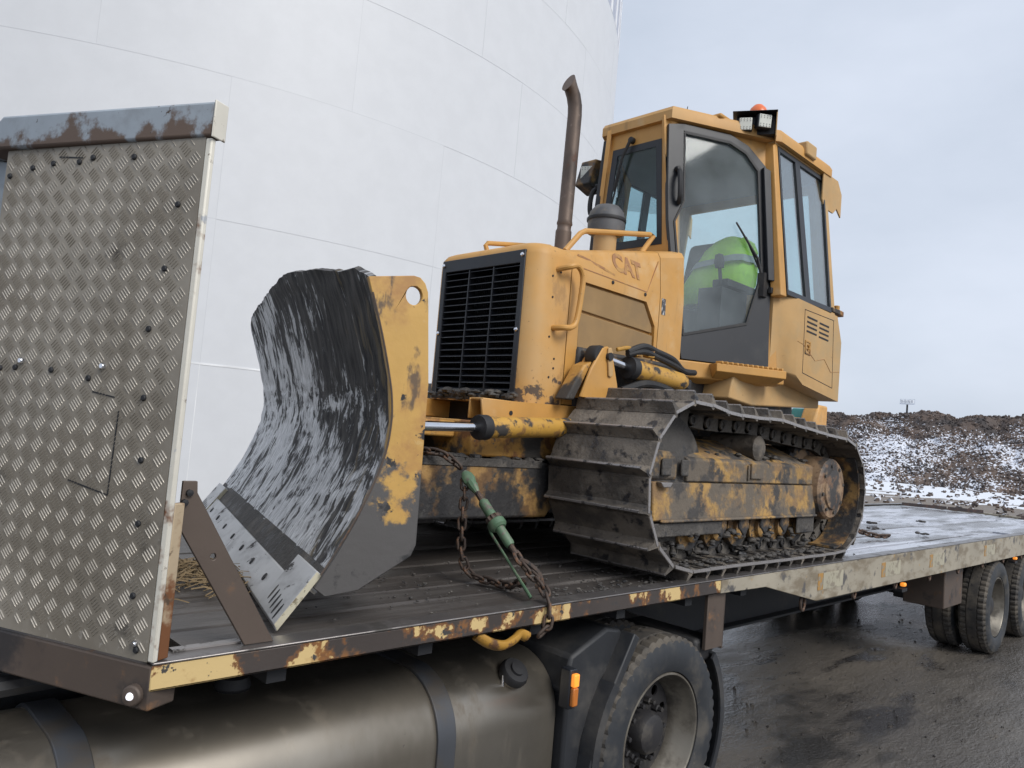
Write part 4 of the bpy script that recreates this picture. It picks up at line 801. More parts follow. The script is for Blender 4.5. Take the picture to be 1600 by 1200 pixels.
# lamp cluster with beacon on the roof corner
LD, LB = V((.48,-.877,0)), V((.877,.48,0))
def lb(s, d, z): p = V((3.75,.60,0))+LD*s+LB*d; return V((p.x, p.y, z))
b = MB(); b.loft([[lb(s, .012, 2.79), lb(s, .13, 2.80), lb(s, .13, 2.925), lb(s, .012, 2.92)] for s in (-.085, .17)]); lc = obj('lamp_box', b, M['black'], dz, bevel=.004)
b = MB(); b.loft([[lb(s, -.075, 2.922), lb(s, .16, 2.928), lb(s, .16, 2.938), lb(s, -.05, 2.934)] for s in (-.11, .18)]); obj('lamp_hood', b, M['black'], dz, bevel=.003)
def lamp(p, s, mtl, par, nrm):
    nrm = V(nrm).normalized(); rt = V((0,0,1)).cross(nrm).normalized(); up = nrm.cross(rt)
    b = MB(); P = [p+rt*a*s+up*c_*s for a, c_ in ((-.5,-.5),(.5,-.5),(.5,.5),(-.5,.5))]
    b.loft([[q-nrm*.06 for q in P], [q for q in P]]); h = obj('work_lamp', b, M['black'], par, bevel=.008)
    Q = [p+rt*a*s*.9+up*c_*s*.9 for a, c_ in ((-.5,-.5),(.5,-.5),(.5,.5),(-.5,.5))]
    b = MB(); b.loft([[q-nrm*.002 for q in Q], [q+nrm*.006 for q in Q]])
    l = obj('lamp_lens', b, mtl, par, bevel=.004)
    b = MB()
    for i in range(4):
        for j in (-.36, -.22, .22, .36): b.lathe([(s*.042,0),(s*.04,.0015),(.0001,.0016)], p+rt*(i-1.5)*.22*s+up*j*s+nrm*.0065, nrm, 8)
    tag(obj('led_row', b, M['ledspot'], par), kind='stuff')
# direction towards the front / near corner
lamp(lb(-.022, -.055, 2.84), .09, M['led'], dz, -LB+V((.0,-.05,-.12))); lamp(lb(.102, -.05, 2.858), .095, M['led'], dz, -LB+V((.25,-.35,-.12)))
b = MB(); b.loft([[lb(.172, -.04, 2.76), lb(.172, .16, 2.76), lb(.172, .16, 2.94), lb(.172, -.04, 2.94)], [lb(.180, -.04, 2.76), lb(.180, .16, 2.76), lb(.180, .16, 2.94), lb(.180, -.04, 2.94)]]); obj('lamp_bracket', b, M['yellow_dusty'], dz, bevel=.003)
b = MB(); b.lathe([(.064,0),(.066,.02),(.064,.035),(.052,.062),(.03,.085),(.0001,.09)], (3.86,.60,2.945), (0,0,1), 24); obj('beacon', b, M['orange'], dz)
b = MB(); b.lathe([(.070,-.012),(.070,.012)], (3.86,.60,2.925), (0,0,1), 24); obj('beacon_base', b, M['black'], dz)
# far front lamp and mirror on the far side
b = MB(); b.prism([(3.30,2.50),(3.45,2.46),(3.50,2.56),(3.50,2.72),(3.36,2.70)], 'y', 1.60, 1.74); obj('lamp_bracket', b, M['yellow_black'], dz, bevel=.01)
lamp(V((3.335,1.66,2.60)), .10, M['led'], dz, (-.9,-.35,-.05))
b = MB(); b.holes([(3.36,2.02),(3.50,2.02),(3.56,2.40),(3.50,2.48),(3.42,2.44),(3.37,2.30)], [[(3.43,2.28),(3.48,2.28),(3.49,2.37),(3.44,2.37)]], lambda a, z, d: (a, 1.53+d+(a-3.36)*.2, z), .03); obj('mirror', b, M['rubber'], dz, bevel=.008)
# fenders / rear side boxes beside the cab
def boxrow(y, xf, zb): return [V((xf,y,1.72)), V((4.79,y,1.705)), V((4.885,y,1.52)), V((4.885,y,1.076)), V((4.28,y,1.142)), V((xf+.02,y,zb)), V((xf,y,zb+.01))]
b = MB(); b.loft([boxrow(.36,4.15,1.195), boxrow(.385,4.05,1.20), boxrow(.435,3.93,1.205), boxrow(.75,3.93,1.205)]); bxA, bxB = both('fender_box', b, M['yellow_dusty'], bevel=.014)
for par, f in ((bxA, lambda b: b), (bxB, mirr)):
    b = MB(); b.frame([(4.245,.3595,1.665),(4.725,.3595,1.665),(4.765,.3595,1.165),(4.262,.3595,1.222)], [(4.2485,.3595,1.6615),(4.7215,.3595,1.6615),(4.7615,.3595,1.1690),(4.2655,.3595,1.2255)], .003); obj('access_door_seam', f(b), M['dark'], par)
    for k in range(4):
        for i in (0, 1):
            x0 = 4.29+.20*i; z0 = 1.625-.033*k-.012*i; b = MB(); b.prism([(x0,z0),(x0+.16,z0-.006),(x0+.16,z0-.018),(x0,z0-.012)], 'y', .3575, .3605); obj('vent_slot', f(b), M['dark'], par)
    b = MB(); b.frame([(4.275,.359,1.455),(4.36,.359,1.45),(4.365,.359,1.355),(4.28,.359,1.36)], [(4.285,.359,1.445),(4.35,.359,1.441),(4.355,.359,1.365),(4.29,.359,1.370)], .008); b.tube([(4.315,.355,1.425),(4.335,.352,1.41),(4.315,.352,1.39)], .006, 6); obj('latch', f(b), M['yellow_muddy'], par)
    b = MB()
    pts = [(4.16,1.43),(4.25,1.42),(4.45,1.33),(4.6,1.36),(4.72,1.28),(4.88,1.30)]
    b.tube([(x, .3592, z) for x, z in pts], .0022, 5); obj('scratch', f(b), M['ghost'], par)
    b = MB(); b.bb(4.70,4.88,.36,.47,1.725,1.76); b.lathe([(.022,0),(.022,.08)], (4.86,.40,1.72), (0,0,1), 10); b.box((4.90,.40,1.745),(.08,.05,.04)); obj('window_hinge', f(b), M['yellow_muddy'], par, bevel=.006)
# sill, toothed step and hull below the door
sl = (dp(1,1)-dp(0,1)).normalized(); on = V((sl.y, -sl.x, 0)); on = on if on.y < 0 else -on
def sp_(s, o, z): p = dp(s, 1.0); return V((p.x, p.y, z))+on*o
b = MB(); b.loft([[sp_(-.12,-.04,1.195), sp_(-.12,.0,1.195), sp_(-.10,.0,1.06), sp_(-.10,-.06,1.04)], [sp_(.15,-.04,1.195), sp_(.15,.02,1.195), sp_(.15,.02,1.09), sp_(.15,-.06,1.05)], [sp_(1.06,-.04,1.195), sp_(1.06,.03,1.195), sp_(1.06,.03,1.11), sp_(1.06,-.06,1.10)]]); both('door_sill', b, M['yellow'], bevel=.008)
b = MB(); b.loft([[sp_(.33,.02,1.19), sp_(.33,.11,1.19), sp_(.33,.11,1.14), sp_(.36,.03,1.10)], [sp_(.99,.03,1.19), sp_(.99,.12,1.19), sp_(.99,.12,1.14), sp_(.97,.03,1.10)]])
for k in range(13):
    s = .37+k*.048; p = sp_(s, .09, 1.198); b.box(p, (.018,.05,.018))
both('step', b, M['yellow'], bevel=.004)
b = MB(); b.prism([(2.3,.42),(4.86,.42),(4.88,1.03),(4.75,1.05),(4.4,1.12),(3.9,1.165),(2.3,1.14)], 'y', .70, 2*YC-.70); obj('hull', b, M['yellow_black'], dz, bevel=.02)
b = MB(); b.prism([(3.55,.98),(3.85,.955),(4.88,1.02),(4.88,1.085),(4.2,1.16),(3.95,1.19),(3.6,1.15)], 'y', .50, .705); both('fender_underside', b, M['yellow_dusty'], bevel=.01)
# far excavated gaps: dark engine bay between hull and hood
b = MB(); b.bb(2.08, 3.2, YC-.36, YC+.36, .5, 1.0); obj('engine_bay', b, M['dark'], dz)

# --- tracks
def track_path():
    P = []
    fc, fr, rc, rr = V((2.49,.465)), .360, V((4.25,.42)), .316   # line of the chain pins
    for k in range(25): a = R(270-180*k/24); P.append(fc+V((math.cos(a), math.sin(a)))*fr)
    P += [V((x, z-.052)) for x, z in ((2.62,.862),(2.75,.843),(2.95,.836),(3.15,.842),(3.33,.846),(3.5,.832),(3.75,.812),(4.0,.798))]
    for k in range(25): a = R(90-180*k/24); P.append(rc+V((math.cos(a), math.sin(a)))*rr)
    return P
TP = track_path(); TP.append(TP[0]); LEN = sum((TP[i+1]-TP[i]).length for i in range(len(TP)-1)); NS = round(LEN/.1522); PIT = LEN/NS
def at_len(s):
    s %= LEN
    for i in range(len(TP)-1):
        d = (TP[i+1]-TP[i]).length
        if s <= d: return TP[i]+(TP[i+1]-TP[i])*(s/d)
        s -= d
    return TP[0].copy()
# local frame: x along travel, z outward
hp2 = PIT/2
def shoe_mesh():
    b = MB(); w_ = .305
    # leading end carries the tall grouser, trailing end curls inwards under the next shoe
    sec = [(-hp2-.020,-.010),(-hp2+.004,-.004),(hp2-.03,-.002),(hp2+.002,-.020),(hp2+.014,-.012),(hp2-.012,.013),(-hp2+.022,.013),(-hp2+.010,.022),(-hp2+.003,.056),(-hp2-.012,.056),(-hp2-.018,.02),(-hp2-.026,.002)]
    b.loft([[V((x, y, z)) for x, z in sec] for y in (-w_, -w_+.03, w_-.03, w_)])
    for p in b.v:
        if p.z > .05 and abs(p.y) > w_-.01: p.y *= .955; p.z -= .002
    b.loft([[V((-hp2-.0125,y,.0535)), V((-hp2+.0035,y,.0535)), V((-hp2-.0005,y,.0605)), V((-hp2-.009,y,.0605))] for y in (-w_*.95, w_*.95)], mi=1)
    b.loft([[V((hp2+.008,y,-.012)), V((hp2+.0155,y,-.0125)), V((hp2+.0135,y,-.007)), V((hp2+.009,y,-.002))] for y in (-w_*.99, w_*.99)], mi=1)
    for s in (-1, 1):
        q = ((-hp2-.018,-.006),(hp2-.004,-.006),(hp2-.014,.010),(-hp2-.014,.010))
        b.loft([[V((x, s*(w_+.0005), z)) for x, z in q], [V((x, s*(w_+.003), z)) for x, z in q]], mi=1)
    return mesh_of(b, 'track_shoe', [M['shoe'], M['worn']], 30)
def link_mesh():
    b = MB()
    for s in (-1, 1):
        y0, y1 = (s*.075-.016, s*.075+.016)
        b.prism([(-hp2-.035,-.075),(-hp2-.02,-.088),(hp2-.01,-.088),(hp2+.03,-.072),(hp2+.035,-.04),(hp2+.02,-.018),(hp2-.03,-.002),(-hp2+.03,-.002),(-hp2-.03,-.02)], 'y', y0, y1)
        for xx in (-hp2, hp2*.98): b.lathe([(.027,0),(.027,.012),(.018,.013),(.018,.008),(.0001,.008)], (xx, s*.091, -.048), (0,s,0), 12)
    b.cyl((-hp2,-.09,-.048), (-hp2,.09,-.048), .023, 10)
    return mesh_of(b, 'track_link', [M['mud']], 30)
SM, LM = shoe_mesh(), link_mesh()
def make_track(yc, ysgn):
    # chain part that carries links and shoes
    b = MB(); rows = []
    for i in range(len(TP)):
        p = TP[i]; t = (TP[(i+1) % (len(TP)-1)]-TP[i-1 if i else -2]).normalized(); n = V((-t.y, t.x))
        q = p+n*.0; rows.append([V((q.x, yc-.045, q.y)), V((q.x, yc+.045, q.y)), V((q.x-n.x*.012, yc+.045, q.y-n.y*.012)), V((q.x-n.x*.012, yc-.045, q.y-n.y*.012))])
    b.loft(rows, caps=False); ch = obj('track_chain', b, M['mud'], dz)
    for k in range(NS):
        a, c = at_len(k*PIT), at_len((k+1)*PIT); mid = (a+c)/2; t = (c-a).normalized(); n = V((-t.y, t.x))
        Rm_ = Matrix(((t.x, 0, n.x), (0, 1, 0), (t.y, 0, n.y)))
        # keep a right-handed frame: x' = t, z' = n, y' = z' x x'
        yv = V((n.x,0,n.y)).cross(V((t.x,0,t.y))); Rm_ = Matrix((V((t.x,0,t.y)), yv, V((n.x,0,n.y)))).transposed()
        for nm, (me, cc) in (('track_shoe', SM), ('track_link', LM)):
            o = bpy.data.objects.new(nm, me); sc.collection.objects.link(o); o.parent = ch
            o.location = V((mid.x, yc, mid.y))+Rm_ @ (V(cc)+V((0,0,.05)))-W[ch.name]; o.rotation_euler = Rm_.to_euler()
            if nm == 'track_shoe': o.rotation_euler.x += random.uniform(-.006,.006)
    return ch
make_track(.335, 1); make_track(2*YC-.335, -1)
# track frame, idler, rollers, sprocket
b = MB(); b.loft([[V((x, y, z)) for y, z in ((.17,.30),(.17,.585),(.19,.61),(.42,.70),(.50,.70),(.50,.30))] for x in (2.62, 4.02)]); fr, _ = both('track_frame', b, M['frame_mud'], bevel=.012)
b = MB(); b.loft([[V((x, y, z)) for y, z in ((.150,.475),(.150,.585),(.164,.598),(.25,.615),(.25,.475))] for x in (2.58, 4.05)]); both('frame_guard', b, M['frame_mud'], bevel=.006)
b = MB(); b.loft([[V((x, y, z)) for y, z in ((.145,.28),(.16,.47),(.24,.47),(.24,.27))] for x in (2.30, 4.12)]); b.bb(2.35, 4.1, .125, .145, .272, .288); both('roller_guard', b, M['frame_mud'], bevel=.008)
b = MB(); b.loft([[V((x, y, z)) for y, z in ((.155,.478),(.155,.60),(.175,.625),(.46,.66),(.46,.478))] for x in (2.24, 2.5)]); both('idler_yoke', b, M['frame_mud'], bevel=.02)
for x, s_ in ((2.36,.06),(2.53,.045)):
    b = MB(); b.bb(x-.02, x+s_, .138, .152, .50, .585); both('yoke_pad', b, M['mud'], bevel=.008)
b = MB(); b.prism([(2.32,.47),(2.42,.47),(2.40,.445),(2.34,.445)], 'y', .125, .16); both('yoke_foot', b, M['worn'], bevel=.004)
b = MB(); b.bb(3.22,3.36,.135,.15,.50,.585); b.bb(3.19,3.205,.138,.15,.49,.575); both('guard_bracket', b, M['frame_mud'], bevel=.004)
b = MB(); b.bb(2.25,2.95,.145,.158,.20,.268); both('roller_skirt', b, M['mud'], bevel=.008)
b = MB(); b.bb(3.86,4.10,.145,.16,.17,.285); both('roller_skirt', b, M['mud'], bevel=.008)
b = MB(); b.lathe([(.12,.17),(.14,.17),(.30,.22),(.345,.225),(.35,.25),(.35,.42),(.345,.445),(.30,.45),(.14,.50),(.12,.5)], (2.49,0,.465), (0,1,0), 36); both('idler_wheel', b, M['mud'])
for k in range(6):
    x = 2.72+k*.25; b = MB(); b.lathe([(.0001,.165),(.045,.165),(.06,.175),(.06,.20),(.105,.205),(.105,.24),(.082,.245),(.082,.425),(.105,.43),(.105,.465),(.06,.47),(.06,.5),(.0001,.5)], (x,0,.215), (0,1,0), 24); both('track_roller', b, M['yellow_black'])
    b = MB(); b.prism([(x-.05,.285),(x+.05,.285),(x+.055,.22),(x,.175),(x-.055,.22)], 'y', .158, .172); both('roller_end', b, M['yellow_black'], bevel=.01)
b = MB(); b.lathe([(.0001,.16),(.05,.16),(.075,.175),(.075,.47),(.05,.49),(.0001,.49)], (3.36,0,.675), (0,1,0), 24); b.bb(3.30,3.42,.47,.66,.62,.72); both('carrier_roller', b, M['shoe'])
b = MB()
for k in range(25):
    pass
def spk(k, i, r_): return r_-(.022 if (k % 4 in (0, 1) and r_ > .28) else 0)
b.lathe([(.10,.29),(.30,.30),(.315,.31),(.315,.36),(.30,.37),(.10,.38)], (4.25,0,.42), (0,1,0), 92, seg=spk); both('sprocket', b, M['yellow_black'])
b = MB(); b.lathe([(.0001,.095),(.10,.095),(.13,.10),(.135,.112),(.185,.115),(.20,.13),(.205,.17),(.215,.28),(.26,.30),(.26,.62),(.0001,.62)], (4.28,0,.45), (0,1,0), 40); hub, _ = both('final_drive', b, mat('worn final drive paint', (.30,.20,.12), .6, layers=[((.05,.046,.045), 5, .42, .55, {}), ((.17,.10,.06), 14, .5, .62, {})], bump=[(30,.5,.008)]))
for k in range(8):
    a = 2*math.pi*k/8+.2; b = MB(); b.lathe([(.012,0),(.012,.01),(.0001,.011)], (4.28+.155*math.cos(a), .114, .45+.155*math.sin(a)), (0,-1,0), 6); obj('hub_bolt', b, M['mud'], hub)
b = MB(); rows = []
for k in range(15):
    a = R(-95+10*k); c, s_ = math.cos(a), math.sin(a)
    rows.append([V((4.25+c*r_, y, .42+s_*r_)) for r_, y in ((.335,.06),(.348,.06),(.348,.23),(.335,.23))])
b.loft(rows); both('sprocket_guard', b, M['yellow_black'])
b = MB(); b.tube(smooth_path([(2.30,.5,.74),(2.42,.40,.78),(2.52,.36,.74),(2.56,.35,.66),(2.57,.36,.60)]), .016, 8); both('grease_hose', b, M['rubber'])
# --- C-frame, cylinders
b = MB(); b.loft([[V((x, y, z)) for y, z in ((.68,.23),(.68,.49),(.70,.505),(.84,.505),(.84,.22))] for x in (1.22, 1.9, 2.12)]+[[V((2.20, y, z)) for y, z in ((.71,.27),(.71,.46),(.725,.48),(.84,.48),(.84,.26))]]); both('push_arm', b, M['yellow_black'], bevel=.02)
b = MB(); b.bb(1.16, 1.42, .70, 2*YC-.70, .21, .475); b.loft([[V((1.16,y,z)) for y, z in ((.95,.22),(1.34,.22),(1.34,.48),(.95,.48))], [V((.98,y,z)) for y, z in ((1.05,.25),(1.24,.25),(1.24,.45),(1.05,.45))]]); obj('push_frame', b, M['yellow_black'], dz, bevel=.02)
b = MB(); b.bb(1.24,2.06,.674,.681,.475,.515); both('arm_lip', b, M['mud'], bevel=.006)
b = MB(); b.holes([(1.63,.795),(2.5,.82),(2.5,.72),(1.645,.703)], [], lambda a, z, d: (a, .70+d, z), .012); b.bb(1.65,2.5,.712,.80,.79,.802); b.bb(1.65,2.5,.805,.815,.70,.80); both('channel_guard', b, M['yellow'], bevel=.004)
b = MB(); b.lathe([(.012,0),(.012,.002),(.0001,.002)], (1.83,.6995,.742), (0,-1,0), 10); obj('guard_hole', b, M['dark'], dz)
b = MB(); b.bb(1.62,2.3,.74,2*YC-.74,.52,.69); b.prism([(1.25,.60),(1.62,.60),(1.62,.68),(1.25,.68)], 'y', .86, 2*YC-.86); obj('front_cross_beam', b, M['yellow_muddy'], dz, bevel=.01)
def cylinder(p0, p1, p2, rr, rb, mats=('chrome','cyl'), both=both):
    p0, p1, p2 = V(p0), V(p1), V(p2); ax = (p2-p1).normalized()
    b = MB(); b.cyl(p0, p1+ax*.02, rr, 16); both('cylinder_rod', b, M[mats[0]])
    b = MB(); b.lathe([(rr*1.02,-.004),(rb*1.12,-.002),(rb*1.16,.008),(rb*1.16,.05),(rb,.055)], p1, ax, 24); both('cylinder_gland', b, M['rubber'])
    b = MB(); b.lathe([(rb,.055),(rb,(p2-p1).length-.03),(rb*.8,(p2-p1).length)], p1, ax, 24); both('cylinder_barrel', b, M[mats[1]])
one = lambda n, b, m_: obj(n, b, m_, dz)
cylinder((.93,.53,.635),(1.52,.585,.658),(2.25,.64,.70),.021,.050, both=one); cylinder((1.33,1.82,.65),(1.50,1.80,.658),(2.25,2*YC-.64,.70),.021,.050, both=one)
cylinder((2.42,.61,1.088),(2.615,.605,1.063),(3.17,.60,1.035),.023,.056)
# lift bracket: two plates and pin eye
for y in (.575, .655):
    b = MB(); b.holes([(2.20,.86),(2.27,1.02),(2.35,1.135),(2.39,1.15),(2.43,1.135),(2.50,.95),(2.52,.86)], [], lambda a, z, d: (a, y+d, z), .018); both('lift_bracket', b, M['yellow'], bevel=.006)
b = MB(); b.lathe([(.055,0),(.06,.008),(.06,.065),(.055,.072)], (2.35,.58,1.09), (0,1,0), 20); b.cyl((2.40,.555,1.095),(2.40,.70,1.095),.022,12); both('pin_eye', b, M['rubber'])
b = MB(); b.prism([(2.385,1.14),(2.41,1.145),(2.425,1.12),(2.44,1.0),(2.425,.985),(2.405,.99),(2.385,1.10)], 'y', .563, .574); both('pin_keeper', b, M['yellow_dusty'], bevel=.004)
b = MB(); b.prism([(2.12,.84),(2.18,.84),(2.31,1.06),(2.24,1.03)], 'y', .60, .69); both('bracket_web', b, M['yellow_muddy'], bevel=.01)
for k, off in enumerate((0, .03)):
    b = MB(); b.tube(smooth_path([(2.60,.60,1.135+off*.4),(2.72,.58,1.165+off),(2.88,.60,1.155+off),(3.05,.60,1.13+off),(3.2,.62,1.11),(3.34,.63,1.115)]), .019, 10); both('hydraulic_hose', b, M['rubber'])
b = MB(); b.tube(smooth_path([(2.52,.615,1.15),(2.60,.60,1.17),(2.68,.61,1.16),(2.74,.60,1.165)]), .013, 8); b.box((2.68,.60,1.155),(.05,.05,.05)); b.box((2.80,.60,1.165),(.06,.045,.05)); both('hose_fitting', b, M['hook_yellow'], bevel=.008)
b = MB(); b.tube(smooth_path([(2.60,.62,.93),(2.75,.58,.985),(2.95,.58,.98),(3.1,.60,.955)]), .024, 10); both('return_hose', b, M['rubber'])
b = MB(); b.lathe([(.03,0),(.03,.1)], (3.18,.56,1.02), (0,1,0), 12); b.box((3.19,.60,1.0),(.09,.05,.12)); both('cylinder_base', b, M['rubber'], bevel=.01)
# mud heaped on the track, nose foot and arms
def lumps(pts, r0, r1, n, spread, seed):
    rnd = random.Random(seed); b = MB()
    for k in range(n):
        c_ = V(rnd.choice(pts))+V([rnd.uniform(-s, s) for s in spread]); rr = rnd.uniform(r0, r1)
        rows = []; base = MB(); base.lathe([(.0001,-rr*.4),(rr*.8,-rr*.35),(rr,0),(rr*.7,rr*.35),(.0001,rr*.5)], (0,0,0), (0,0,1), 8)
        for p in base.v: p *= 1+mn.noise(p*40+V((k,k*2,0)))*.5
        b.add([c_+p for p in base.v], base.f)
    return b
mud_pts = [(2.25,.335,.90),(2.4,.335,.925),(2.15,.335,.80)]
tag(obj('mud_crust', lumps([(1.95,y/100,.835) for y in range(84,146,4)], .015, .04, 70, (.02,.03,.02), 3), M['mud'], dz), kind='stuff')
tag(obj('mud_crust', lumps([(x/100,.76,.515) for x in range(130,215,6)], .012, .035, 60, (.03,.06,.006), 4), M['mud'], dz), kind='stuff')
tag(obj('mud_crust', lumps([(x/100,.22+.004*(x%50),.62) for x in range(255,410,7)], .012, .03, 70, (.03,.06,.01), 5), M['mud'], dz), kind='stuff')
tag(obj('mud_crust', lumps([at_len(LEN*.25+PIT*k).to_3d() for k in range(6)], .01, .02, 2, (.01,.01,.01), 6), M['mud'], dz), kind='stuff') if 0 else None
tag(obj('packed_mud', lumps([(2.35+.07*k, .16+.01*(k % 5), .10+.02*(k % 6)) for k in range(26)], .012, .03, 70, (.04,.04,.03), 12), M['mud'], dz, ang=50), kind='stuff')
tag(obj('packed_mud', lumps([(2.55+.09*k, .30, .62) for k in range(14)], .012, .034, 90, (.05,.10,.012), 13), M['mud'], dz, ang=50), kind='stuff')
tag(obj('packed_mud', lumps([(2.40+.08*k, .10, .072) for k in range(22)], .008, .02, 160, (.04,.05,.004), 14), M['mud'], dz, ang=50), kind='stuff')
# --- blade, angled in plan
BA = R(16.5); BD = V((math.sin(BA), math.cos(BA), 0)); BE = V((math.cos(BA), -math.sin(BA), 0)); B0 = V((.378,.125,0)); BW = 2.42
def bp_(s, u, z): return B0+BD*s+BE*u+V((0,0,z+s*.010))
PRO = [(.0,.0),(.042,.058),(.078,.108),(.113,.155),(.164,.243),(.218,.35),(.265,.464),(.292,.56),(.30,.651),(.295,.72),(.281,.79),(.24,.933),(.18,1.103),(.128,1.215),(.085,1.30),(.06,1.345)]
def pro(t):
    t = max(0, min(len(PRO)-1.001, t)); i = int(t); f = t-i
    p = [V(PRO[max(0, min(len(PRO)-1, j))]) for j in (i-1, i, i+1, i+2)]
    return .5*((2*p[1])+(-p[0]+p[2])*f+(2*p[0]-5*p[1]+4*p[2]-p[3])*f*f+(-p[0]+3*p[1]-3*p[2]+p[3])*f**3)
def tz(zw):          # curve parameter of a given height
    lo, hi = 0, len(PRO)-1.01
    for _ in range(40):
        m_ = (lo+hi)/2
        if pro(m_).y < zw: lo = m_
        else: hi = m_
    return lo
def ztop(s):
    K = [(0,1.095),(.15,1.145),(.45,1.185),(.8,1.225),(1.15,1.255),(1.5,1.235),(2.0,1.185),(2.3,1.155),(2.42,1.10)]
    for (a, za), (c, zc) in zip(K, K[1:]):
        if s <= c: base = za+(zc-za)*(s-a)/(c-a); break
    else: base = 1.0
    return base+.014*mn.noise(V((s*4, 1.3, 0)))+.006*mn.noise(V((s*15, 4.1, 0)))
b = MB(); NSX, NT = 150, 64; F = []; P = []; UV = []
for side in (0, 1):
    for i in range(NSX+1):
        s = .012+(BW-.024)*i/NSX; t1 = tz(ztop(s))
        for j in range(NT+1):
            t = 2.25+(t1-2.25)*j/NT; c = pro(t); d = (pro(t+.02)-pro(t-.02)).normalized(); nb = V((d.y, -d.x))
            th = .0 if side == 0 else .022
            rg = 0 if side else .0035*mn.noise(V((s*26, t*1.1, 0)))+.005*mn.noise(V((s*7, t*2.2, 3)))
            P.append(bp_(s, c.x+nb.x*th+rg, c.y+nb.y*th)); UV.append((s, t*.1))
n1 = (NSX+1)*(NT+1)
for i in range(NSX):
    for j in range(NT):
        a = i*(NT+1)+j; F.append((a, a+1, a+NT+2, a+NT+1)); F.append((n1+a, n1+a+NT+1, n1+a+NT+2, n1+a+1))
for i in range(NSX):
    for j in (0, NT): a = i*(NT+1)+j; c = a+NT+1; F.append((a, c, n1+c, n1+a))
for i in (0, NSX):
    for j in range(NT): a = i*(NT+1)+j; F.append((a, a+1, n1+a+1, n1+a))
b.add(P, F); b.uv = UV
def blade_mat():
    m_ = bpy.data.materials.new('mud smeared polished blade face'); m_.use_nodes = True; t = m_.node_tree; bs = t.nodes['Principled BSDF']; n_ = t.nodes.new; l_ = t.links.new
    tcx = n_('ShaderNodeTexCoord')
    def nz_(sx, sy, sc_, det, off, dist=0):
        mp_ = n_('ShaderNodeMapping'); mp_.inputs['Scale'].default_value = (sx, sy, 1); mp_.inputs['Location'].default_value = (off, off*.7, 0); mp_.inputs['Rotation'].default_value = (0, 0, R(-9)); l_(tcx.outputs['UV'], mp_.inputs[0])
        z = n_('ShaderNodeTexNoise'); z.noise_dimensions = '2D'; z.inputs['Scale'].default_value = sc_; z.inputs['Detail'].default_value = det; z.inputs['Roughness'].default_value = .66; z.inputs['Distortion'].default_value = dist; l_(mp_.outputs[0], z.inputs['Vector']); return z.outputs['Fac']
    def rng(f, a, c, lo=0, hi=1):
        r_ = n_('ShaderNodeMapRange'); r_.interpolation_type = 'SMOOTHSTEP'; r_.inputs['From Min'].default_value = a; r_.inputs['From Max'].default_value = c; r_.inputs['To Min'].default_value = lo; r_.inputs['To Max'].default_value = hi; l_(f, r_.inputs[0]); return r_.outputs[0]
    def add(a, c, k=1):
        x = n_('ShaderNodeMath'); x.operation = 'MULTIPLY_ADD'; l_(c, x.inputs[0]); x.inputs[1].default_value = k; l_(a, x.inputs[2]); return x.outputs[0]
    sp = n_('ShaderNodeSeparateXYZ'); l_(tcx.outputs['UV'], sp.inputs[0])
    streak = nz_(6.5, 2.6, 3.2, 10, 1.3, .6); patch = nz_(1.6, 2.2, 2.1, 6, 5.1, .5); fine = nz_(30, 9, 3, 6, 2.2)
    ms = n_('ShaderNodeMath'); ms.operation = 'MULTIPLY_ADD'; l_(sp.outputs[0], ms.inputs[0]); ms.inputs[1].default_value = -.34; l_(sp.outputs[1], ms.inputs[2]); up = rng(ms.outputs[0], .25, 1.05, .06, -.24)                       # unscoured soil towards the top roll
    f = add(add(streak, patch, 1.0), fine, .3); x = n_('ShaderNodeMath'); x.operation = 'ADD'; l_(f, x.inputs[0]); l_(up, x.inputs[1]); f = x.outputs[0]
    sil = rng(f, 1.05, 1.20)
    soil = n_('ShaderNodeValToRGB'); l_(nz_(7, 2.5, 3, 6, 8.3), soil.inputs[0]); e = soil.color_ramp.elements
    e[0].position = .3; e[0].color = (.016,.0165,.02,1); e[1].position = .72; e[1].color = (.12,.112,.105,1)
    silc = n_('ShaderNodeValToRGB'); l_(nz_(22, 4, 3, 6, 3.7), silc.inputs[0]); e = silc.color_ramp.elements
    e[0].position = .3; e[0].color = (.32,.33,.345,1); e[1].position = .66; e[1].color = (.78,.79,.81,1)
    mx_ = n_('ShaderNodeMix'); mx_.data_type = 'RGBA'; l_(sil, mx_.inputs['Factor']); l_(soil.outputs[0], mx_.inputs['A']); l_(silc.outputs[0], mx_.inputs['B'])
    # remains of old paint low on the near side
    pf = rng(add(nz_(6, 2.0, 2.2, 6, 12.4), rng(sp.outputs[0], .05, .9, 0, -.22), 1), .55, .62, 0, .6)
    m2 = n_('ShaderNodeMix'); m2.data_type = 'RGBA'; l_(pf, m2.inputs['Factor']); l_(mx_.outputs['Result'], m2.inputs['A']); m2.inputs['B'].default_value = (.20,.155,.085,1)
    l_(m2.outputs['Result'], bs.inputs['Base Color'])
    l_(rng(sil, 0, 1, .78, .42), bs.inputs['Roughness']); l_(rng(sil, 0, 1, .0, .35), bs.inputs['Metallic'])
    bn = n_('ShaderNodeBump'); bn.inputs['Strength'].default_value = .6; bn.inputs['Distance'].default_value = .006; l_(f, bn.inputs['Height']); l_(bn.outputs[0], bs.inputs['Normal'])
    return m_
M['blade'] = blade_mat()
bl = obj('blade', b, M['blade'], dz, ang=50)
